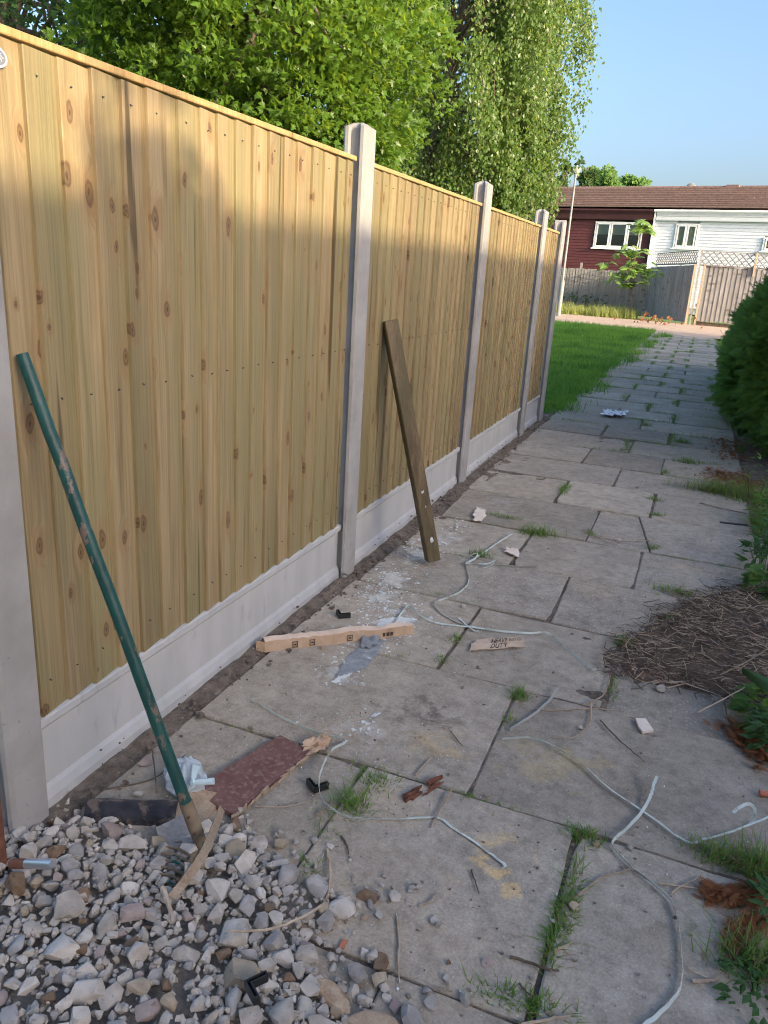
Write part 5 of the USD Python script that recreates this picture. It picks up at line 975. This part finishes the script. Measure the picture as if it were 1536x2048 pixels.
lump((515, 2035), (530, 2050), .01, .01, M['stone_tan'], 'stone_chip', 'tiny chip at the bottom of the heap', 'stone', 72)
solo('mortar_chip', prism([G(*q)[:2] for q in [(1270, 1443), (1290, 1444), (1306, 1467), (1284, 1470), (1276, 1460)]], .005, .014), M['paper'], 'flat pale mortar chip by the slab joint at right', 'mortar')
lump((626, 1968), (700, 2040), .05, .03, M['paleold'], 'split_wood', 'splintered pale wood chunk at the bottom beside the gravel', 'wood', 74)
lump((690, 2050), (800, 2062), .05, .03, M['paleold'], 'split_wood', 'long split wood piece along the bottom edge', 'wood', 75)
lump((738, 1834), (722, 1822 + 22), .012, .012, M['paleold'], 'wood_chip', 'little wooden chip at the tip of the heap', 'wood', 76)
lump((736, 1800), (744, 1826), .014, .014, M['stone_blue'], 'slate_chip', 'greenish slate chip at the tip of the heap', 'stone', 77)
solo('clay_pipe_bit', tube([G(1519, 1586, .012), G(1560, 1592, .012)], .009, 12), M['terracotta'], 'orange clay pipe bit at the right edge', 'clay pipe', smooth=40)
solo('label_stick', rbox(*(lambda q: (q[0] - .006, q[0] + .006, q[1] - .012, q[1] + .012, .005, .009))(G(686, 1893)), .001), M['terracotta'], 'small reddish tag on the dust by the gravel heap', 'tag')
solo('slate_strip', beam(G(1440, 1044, .006), G(1496, 1050, .006), .022, .006), M['dark_steel'], 'dark flat strip at the right end of the aggregate slab', 'slate strip')
solo('gravel_heart', stone(rs, G(640, 1625, .0) * [1, 1, 0] + [0, 0, .004], .008), M['stone_grey'], 'tiny stone by the curved strap', 'stone')
# strapping
def strap(label, pts, tilts, m='strap', w=.0085):
    P = np.array([G(p_[0], p_[1], p_[2] if len(p_) > 2 else .007) for p_ in pts]); sp = smooth_path(P, 6); sp[1:-1] += rf.normal(0, 1, (len(sp) - 2, 3)) * [.0006, .0006, .0004]; tl = np.interp(np.linspace(0, 1, len(sp)), np.linspace(0, 1, len(tilts)), tilts); solo('plastic_strap', ribbon(sp, w, .0009, tl), M[m], label, 'plastic strap')
strap('thin packing strap curving past the black bracket to the flat end on the slab', [(500, 1400), (560, 1435), (622, 1462), (690, 1483, .012), (664, 1502, .02), (643, 1540, .025), (638, 1575, .025), (650, 1608, .02), (690, 1634, .012), (745, 1640), (810, 1638), (873, 1635), (905, 1655), (950, 1685), (1000, 1722), (1010, 1731, .012), (1004, 1735, .004)], [1.5, 1.5, 1.4, 1.3, 1.3, 1.4, 1.2, .1, .05, .2, .1, .0])
strap('long pale packing strap running to the curl at the right edge', [(1004, 1480), (1060, 1478), (1110, 1496), (1165, 1530), (1215, 1575), (1290, 1625), (1372, 1682), (1410, 1678), (1460, 1665), (1505, 1648, .012), (1545, 1632, .02)], [1.3, 1.3, .9, .5, .2, .2, .2, .3, .4])
strap('short curled strap end at the right edge', [(1498, 1650, .008), (1508, 1636, .02), (1508, 1618, .04), (1496, 1610, .05), (1480, 1615, .05), (1466, 1626, .045)], [.5, 1.0, 1.2, .6, .3])
strap('packing strap sweeping in a wide arc over the right hand slabs', [(1314, 1553, .03), (1306, 1575, .02), (1298, 1600, .012), (1280, 1630), (1252, 1660), (1226, 1684), (1229, 1700), (1262, 1735), (1300, 1765), (1340, 1802), (1356, 1850), (1363, 1905), (1364, 1960), (1354, 1990), (1325, 2022), (1280, 2060)], [.2, .3, .6, .9, 1.2, 1.2, 1.1, 1.3, 1.4, 1.4, 1.3, .9, .3])
strap('looped packing strap by the foot of the leaning timber', [(1026, 1067, .02), (1000, 1083, .014), (965, 1107), (932, 1128, .02), (940, 1113, .03), (955, 1108, .03), (950, 1118, .02), (930, 1130, .01), (960, 1138, .012), (982, 1132, .02), (990, 1122, .03), (975, 1128, .015), (935, 1128, .01)], [.2, .2, .4, .8, 1.0, .8, .7, .9, 1.2, .8, .4])
strap('thin strap trailing from the loop towards the lettered card scrap', [(932, 1130), (938, 1152), (934, 1172), (915, 1188), (885, 1200), (870, 1208, .01), (885, 1228), (920, 1247), (950, 1254)], [1.4, 1.4, 1.4, 1.3, .9, .4, .3], 'strap')
strap('strap crossing the joint and ending right of the lettered card scrap', [(1190, 1338), (1183, 1340), (1150, 1315), (1098, 1269), (1060, 1268), (1005, 1264), (955, 1256), (918, 1252), (870, 1246), (838, 1230), (818, 1212, .012), (800, 1232), (785, 1250)], [.5, 1.2, 1.3, 1.2, 1.0, .3, .2, .8, 1.4, 1.2, .6])
strap('dull thin strap ending beyond the looped strap', [(988, 1131), (1030, 1134), (1073, 1135)], [1.2, 1.3, 1.4], 'strap_dull')
strap('short dusty strap end lying across the joint below the card scrap', [(1117, 1376, .01), (1098, 1402), (1070, 1428), (1036, 1450), (1020, 1462)], [.6, .6, .9, 1.3], 'strap_dull')
strap('stub of strap crossing at the card scrap tuft', [(918, 1236), (935, 1252), (950, 1262), (958, 1262)], [.1, .2, .1], 'strap')
# twigs
def twig(label, pts, r0=.003, m='twig', z=.008, cat='twig', name='twig', branch=()):
    P = np.array([G(p_[0], p_[1], p_[2] if len(p_) > 2 else z) for p_ in pts]); sp = smooth_path(P, 5) + rf.normal(0, .0006, (5 * (len(P) - 1) + 1 if len(P) > 2 else 5, 3)); ms = [tube(sp, np.linspace(r0 * 1.2, r0 * .7, len(sp)), 6)]
    for b_ in branch: Q = smooth_path(np.array([G(*q_, z) for q_ in b_]), 4); ms.append(tube(Q, np.linspace(r0 * .6, r0 * .3, len(Q)), 5))
    solo(name, cat_(ms), M[m], label, cat)
twig('long bent brown root curving over the right of the gravel heap', [(655, 1700), (660, 1740, .015), (657, 1785, .02), (640, 1812, .03), (600, 1836, .07), (550, 1855, .085), (500, 1862, .09), (455, 1862, .09)], .0032, 'twig', .01, 'root', 'root')
twig('grey green stick lying on the stones under the rake head', [(326, 1775, .095), (338, 1812, .095), (347, 1846, .09)], .0052, 'twig')
P = np.array([G(444, 1622, .06), G(425, 1672, .10), (G(405, 1715, .10)), G(370, 1765, .085), G(343, 1797, .08)]); solo('dry_leaf_strip', ribbon(smooth_path(P, 5), .02, .003, np.linspace(.9, .2, 21)), M['paleold'], 'long curved dry bark strip crossing the rake head', 'bark strip')
for lab, pts, r0, m in [('pale straw standing out on the near slab', [(795, 1832), (798, 1880), (796, 1925), (799, 1968)], .0024, 'twig'), ('pale twig crossing the bend of the flat strap', [(906, 1575, .015), (885, 1612, .014), (862, 1654)], .0024, 'twig'), ('small dark twig on the slab right of the strap end', [(943, 1740), (950, 1762), (958, 1786)], .0018, 'darktwig'), ('short pale twig on the near slab', [(838, 1812), (856, 1804), (874, 1788)], .002, 'twig'),
    ('thin dark twig on the right slabs below the joint', [(1200, 1440), (1232, 1474), (1262, 1500), (1290, 1524)], .0022, 'darktwig'), ('kinked pale stalk under the arc strap', [(1156, 1792), (1182, 1770), (1205, 1753), (1235, 1746), (1265, 1740), (1292, 1758)], .0026, 'twig'), ('forked pale stalk to the right of the arc strap', [(1316, 1766), (1350, 1771), (1395, 1777), (1432, 1780)], .0022, 'twig'), ('pale stalk crossing the forked one', [(1342, 1786), (1366, 1770), (1400, 1754)], .0022, 'twig'),
    ('dark root lying across the grassy joint', [(1020, 1913), (1050, 1922), (1085, 1935), (1118, 1942)], .0032, 'darktwig'), ('short dark twig at the bottom slab edge', [(1038, 1966), (1052, 1982), (1066, 1997)], .002, 'darktwig'), ('pale straw at the bottom edge of the picture', [(1040, 2050), (1090, 2040), (1142, 2030)], .003, 'twig'), ('curled root on the slab by the pale pebble', [(1104, 1474), (1135, 1477), (1160, 1468), (1178, 1446), (1182, 1412)], .002, 'twig'), ('straight twig along the joint at right', [(1070, 1418), (1110, 1420), (1180, 1418), (1246, 1421)], .0024, 'twig'), ('thin twig crossing the straight joint twig', [(1182, 1400), (1183, 1425), (1180, 1452)], .0018, 'twig'),
    ('bare twig branching at the slab joint by the twig heap', [(1165, 1410), (1200, 1396), (1215, 1375), (1222, 1345)], .0022, 'twig'), ('pale cut stem lying on the right slab', [(1385, 1962), (1420, 1962), (1438, 1956)], .0035, 'twig'), ('thin pale stem above the cut stem', [(1376, 1937), (1396, 1947), (1416, 1955)], .002, 'twig'), ('straw stub beside the grassy joint', [(1108, 1900), (1128, 1892), (1150, 1880)], .0022, 'twig'), ('thin dead stem rising by the near board', [(510, 1612), (560, 1614), (618, 1604)], .002, 'twig'), ('bent dry stalk left of the bright grass tuft', [(632, 1630), (645, 1622), (660, 1608)], .0022, 'twig'), ('dry stalk beside the pale little stone', [(682, 1672), (694, 1690), (697, 1708)], .002, 'darktwig'), ('pale long twig across the back slab joint', [(1210, 1075), (1250, 1082), (1300, 1080)], .003, 'twig'), ('long pale stem by the verge grass', [(1400, 1005), (1440, 1016), (1495, 1027)], .004, 'twig'), ('thin twig beside the pale flat stone', [(1190, 1072), (1215, 1082), (1236, 1090)], .003, 'twig'),
    ('thin creeping root along the gravel board foot', [(205, 1580), (250, 1572), (300, 1560), (340, 1535), (370, 1510)], .0022, 'darktwig'), ('upright dry stem beside the rake handle', [(303, 1490, .05), (308, 1530, .03), (313, 1585, .01)], .002, 'darktwig'), ('dry stalk on the sandy stain', [(832, 1550), (848, 1530), (862, 1515)], .002, 'twig'), ('dark stalk by the mortar flecks', [(900, 1462), (915, 1480), (925, 1492)], .0018, 'darktwig'), ('thin stem lying among the cluster stones', [(780, 1985), (782, 2005), (790, 2030)], .002, 'twig'), ('pale straw by the small round stone', [(865, 1978), (890, 1980), (905, 1983)], .002, 'twig')]:
    twig(lab, pts, r0, m)

# heap of dead twigs on the right
rt = np.random.default_rng(404); hc = [G(*q)[:2] for q in [(1235, 1345), (1245, 1290), (1310, 1235), (1380, 1195), (1470, 1175), (1580, 1200), (1640, 1330), (1560, 1400), (1460, 1400), (1360, 1375), (1290, 1365)]]
pl = Polygon(hc)
def hz2(x, y): return np.array([(.042 * (1 - math.exp(-pl.exterior.distance(Point(a_, b_)) / .16)) if pl.contains(Point(a_, b_)) else -.02) for a_, b_ in zip(x, y)]) * (.2 + 1.6 * nz(x, y, 6, 3)) - .004 * (nz(x, y, 30, 1) - .3)
x0, y0, x1, y1 = pl.bounds; t = thing('dead_twig_heap', 'brown heap of dead twigs and needles at the right edge of the path', 'twig heap')
part(t, 'mould', grid(x0 - .03, x1 + .03, y0 - .03, y1 + .03, .015, lambda x, y: hz2(x, y) - .004), M['brush_base'], smooth=True)
st1, st2 = [], []
while len(st1) + len(st2) < 2300:
    x, y = rt.uniform(x0 - .06, x1 + .05), rt.uniform(y0 - .05, y1 + .05)
    if pl.distance(Point(x, y)) > .11 * rt.random() ** 2: continue
    z = max(.004, float(hz2(np.array([x]), np.array([y]))[0])) + rt.uniform(0, .016); a_ = rt.uniform(0, np.pi); L = rt.uniform(.015, .11) * (2.0 if rt.random() < .06 else 1); dv_ = np.array([math.cos(a_), math.sin(a_), rt.normal(0, .16)]); bn = rt.normal(0, .38, 3) * L * [1, 1, .5]
    p_ = np.array([[x, y, z] - dv_ * L / 2, [x, y, z] + bn * .5, [x, y, z] + dv_ * L / 2]); p_[:, 2] = np.maximum(p_[:, 2], .004); (st1 if rt.random() < .4 else st2).append(tube(p_, np.array([1, .9, .5]) * rt.uniform(.0006, .0024), 4, False))
part(t, 'pale_twigs', cat_(st1), M['twig'], kind='stuff'); part(t, 'dark_twigs', cat_(st2), M['darktwig'], kind='stuff')
for lab, pts in (('long thin stalk lying across the front of the twig heap', [(1395, 1425, .01), (1440, 1402, .05), (1490, 1375, .09)]), ('long thin stalk crossing the top of the twig heap', [(1440, 1350, .07), (1490, 1325, .11), (1545, 1292, .13)]), ('forked pale stalk behind the twig heap', [(1380, 1200, .02), (1412, 1224, .04), (1440, 1236, .06), (1446, 1215, .05)])):
    twig(lab, pts, .0024)

# ------------------------------------------------------------------ weeds, dead sprays, sapling
def weed(label, px, py, n, size, spread, h, kind='oval', m='weed', seed=0, name='weed', cat='weed', z0=0):
    r = np.random.default_rng(seed); c = G(px, py, 0); t = thing(name, label, cat); tv, tf = leaf_tpl(kind); a_ = r.uniform(0, 2 * np.pi, n); q = np.sqrt(r.random(n)); p_ = np.c_[c[0] + spread * q * np.cos(a_), c[1] + spread * q * np.sin(a_) * 1.2, z0 + h * (1 - .6 * q ** 2) * r.uniform(.35, 1.05, n)]
    d_ = np.c_[np.cos(a_), np.sin(a_), r.uniform(-.3, .35, n)] + r.normal(0, .35, (n, 3)); part(t, 'leaves', scatter(tv, tf, p_, frames(d_, np.tile([0, 0, 1.0], (n, 1)) + r.normal(0, .3, (n, 3))), size * r.uniform(.6, 1.2, n)), M[m], kind='stuff')
    k = max(5, n // 8); st = [tube([c + [.3 * spread * math.cos(b_), .3 * spread * math.sin(b_), 0], p_[i] * [1, 1, 1]], [.0022, .001], 4) for i, b_ in zip(range(k), a_)]; part(t, 'stems', cat_(st), M['weed'])
weed('bushy green weed at the right edge behind the twig heap', 1530, 1150, 170, .055, .13, .30, 'oval', 'weed', 81)
weed('leafy green weed spilling over the right edge above the twig heap', 1545, 1075, 150, .05, .12, .26, 'oval', 'conifer', 82)
weed('low leafy weed in the bottom right corner', 1516, 2000, 60, .032, .07, .05, 'oval', 'weed', 83)
weed('small weed at the right edge under the dead spray', 1545, 1830, 60, .04, .05, .07, 'oval', 'weed', 84)
weed('low conifer shoots at the right edge below the twig heap', 1545, 1450, 160, .06, .11, .13, 'spray', 'conifer', 85)
weed('flowering weed with thin stems beside the hedge foot', 1510, 1000, 60, .04, .16, .34, 'oval', 'grass', 86)
r = np.random.default_rng(87); t = thing('broad_leaf_weed', 'two broad dark green leaves hanging over the twig heap edge', 'weed')
for (a_, b_, w_) in ((G(1560, 1372, .16), G(1484, 1345, .12), .05), (G(1565, 1440, .12), G(1508, 1418, .07), .045)):
    rows = [[a_ * (1 - s) + b_ * s + np.array([0, w_ * math.sin(math.pi * min(.97, .15 + s * .85)) * k, -.02 * k * k + .02 * s]) for k in (-1, -.5, 0, .5, 1)] for s in np.linspace(0, 1, 9)]; part(t, 'leaf', sheet(rows, .001), M['weed'], smooth=True)
def deadspray(label, pts, seed, n=70, size=.05, w=.03):
    n, size = n * 3, size * .85
    r = np.random.default_rng(seed); P = smooth_path(np.array([G(*q_) for q_ in pts]), 8); tv, tf = leaf_tpl('frond'); i = r.integers(0, len(P), n); p_ = P[i] + r.normal(0, 1, (n, 3)) * [w, w, .008] + [0, 0, .016]; dr = P[-1] - P[0]; dr /= np.linalg.norm(dr)
    solo('dead_spray', scatter(tv, tf, p_, frames(dr + r.normal(0, .55, (n, 3)) * [1, 1, .4], np.tile([0, 0, 1.0], (n, 1)) + r.normal(0, .35, (n, 3))), size * r.uniform(.5, 1.2, n)), M['deadfrond'], label, 'dead conifer spray')
deadspray('orange dead conifer spray on the right edge of the middle slabs', [(1545, 1540), (1510, 1500), (1470, 1465)], 91, 90)
deadspray('orange dead conifer spray on the right edge of the near slab', [(1545, 1795), (1490, 1796), (1435, 1800)], 92, 90, .045, .014)
deadspray('pale brown dead conifer spray just under the orange one', [(1520, 1850), (1490, 1860), (1475, 1905)], 93, 50, .04, .015)
deadspray('reddish brown leaf litter by the hedge foot', [(1440, 945), (1460, 960), (1480, 975)], 94, 160, .06, .10)
deadspray('reddish litter spread under the front of the hedge', [(1450, 880), (1470, 920)], 95, 90, .06, .08)
# horse chestnut sapling in front of the back fence
sb = G(1262, 634); sb[2] = 0; yS = sb[1] - 1.3
t = thing('chestnut_sapling', 'young broad leaved sapling leaning over the back fence', 'tree'); r = np.random.default_rng(96); S = lambda px, py, dy=0: AY(px, py, yS + dy)
stem = smooth_path([np.array([S(1262, 634)[0], yS, 0]), S(1262, 590), S(1266, 540), S(1274, 490), S(1284, 455)], 5)
tw_ = [tube(stem, np.linspace(.03, .01, len(stem)), 7)]; nodes_ = [(1287, 450, .5, 16), (1300, 458, .3, 8), (1270, 452, .3, 8), (1258, 498, .42, 12), (1280, 508, .45, 12), (1240, 508, .35, 7), (1262, 525, .4, 10), (1214, 528, .35, 9), (1225, 552, .3, 8), (1250, 545, .42, 12), (1275, 540, .45, 14), (1295, 535, .4, 12), (1308, 545, .35, 9), (1250, 565, .4, 10), (1275, 560, .4, 10), (1222, 560, .3, 6), (1262, 535, .4, 10)]
nl = 0; lv = leaf_tpl('oval')
for (px, py, sz, n) in nodes_:
    c = S(px, py, r.uniform(-.35, .3)); k = np.argmin(np.linalg.norm(stem - c, axis=1)); tw_.append(tube(smooth_path([stem[max(0, k - 2)], (stem[k] + c) / 2 + [0, 0, .08], c], 4), np.linspace(.013, .005, 9), 5))
    for i in range(n):
        a_ = r.uniform(0, 2 * np.pi); d_ = np.array([[math.cos(a_), math.sin(a_), r.uniform(-.7, .15)]]); cc = c + r.normal(0, .10, 3); v, f = scatter(lv[0] * [1.15, 1, 1.4], lv[1], cc[None], frames(d_, np.array([[r.normal(0, .3), r.normal(0, .3), 1.0]])), np.array([sz * r.uniform(.85, 1.35)])); part(t, 'leaf', (v, f), M['chestnut']); nl += 1
part(t, 'stem', cat_(tw_), M['bark'])
# plants at the foot of the gate
for lab, px, n, hgt, m in (('orange withered plant at the foot of the grey gate', 1408, 34, .85, 'deadfrond'), ('withered stalk beside the gate post foot', 1386, 14, .5, 'deadfrond'), ('low red brown dead plant in front of the shaded side fence', 1312, 60, .3, 'deadfrond')):
    c = G(px, 648); c[2] = 0; c[1] -= .25; tv, tf = leaf_tpl('rhomb'); p_ = c + r.normal(0, 1, (n, 3)) * [.14 if hgt > .4 else .45, .12, 0] + np.c_[np.zeros((n, 2)), r.uniform(0, hgt, n)]; t = thing('withered_plant', lab, 'dead plant'); part(t, 'leaves', scatter(tv, tf, p_, frames(r.normal(0, 1, (n, 3)), r.normal(0, 1, (n, 3))), .16 * r.uniform(.5, 1.2, n)), M[m]); part(t, 'stem', cat_([tube([c, c + [r.normal(0, .12), 0, hgt]], [.015, .005], 5) for _ in range(3)]), M['paleold'])
for lab, px in (('leafy green weed clump at the foot of the back fence behind the lamp', 1150), ('small green shoot beside the gate post', 1358)):
    c = AY(px, 615 if px < 1200 else 630, C0[1] - .2); c[2] = 0; n = 120 if px < 1200 else 16; sx = .7 if px < 1200 else .12; p_ = c + r.normal(0, 1, (n, 3)) * [sx, .2, 0] + np.c_[np.zeros((n, 2)), r.uniform(.05, .75, n)]; tv, tf = leaf_tpl('oval'); solo('weed', scatter(tv, tf, p_, frames(r.normal(0, 1, (n, 3)), r.normal(0, .6, (n, 3)) + [0, 0, 1]), .22 * r.uniform(.5, 1.1, n)), M['weed'] if px < 1200 else M['drygrass'], lab, 'weed')
for i, (lab, px, py, n, sz, sp_, h_, k_, m_) in enumerate([('dark leafy weed at the right edge beside the aggregate slab', 1535, 1110, 130, .045, .10, .2, 'oval', 'weed'), ('dark green weed at the right edge level with the strip of slate', 1530, 1045, 130, .05, .10, .24, 'oval', 'conifer'), ('conifer shoots at the right edge just above the twig heap', 1530, 1190, 150, .06, .09, .16, 'spray', 'conifer'), ('nettle like weed at the right edge beside the dead orange spray', 1548, 1500, 120, .045, .07, .14, 'oval', 'weed'), ('low weeds at the right edge left of the leafy corner weed', 1512, 1955, 36, .026, .05, .035, 'oval', 'weed')]):
    weed(lab, px, py, n, sz, sp_, h_, k_, m_, 110 + i)
# small tree beside the path, out of the frame, whose crown dapples the top of the nearest panel
tree('garden_tree', 'small garden tree on the right behind the photographer', None, [[5.6, -.9, 0], [5.6, -.9, 1.8], [5.6, -.95, 3.4]], .03, [dict(center=(5.6, -.95, 3.42), radii=(.26, .22, .26), clumps=20, per=40, crad=.15, size=.08, kind='oval', shell=.3)], 'maple', 131, 5)
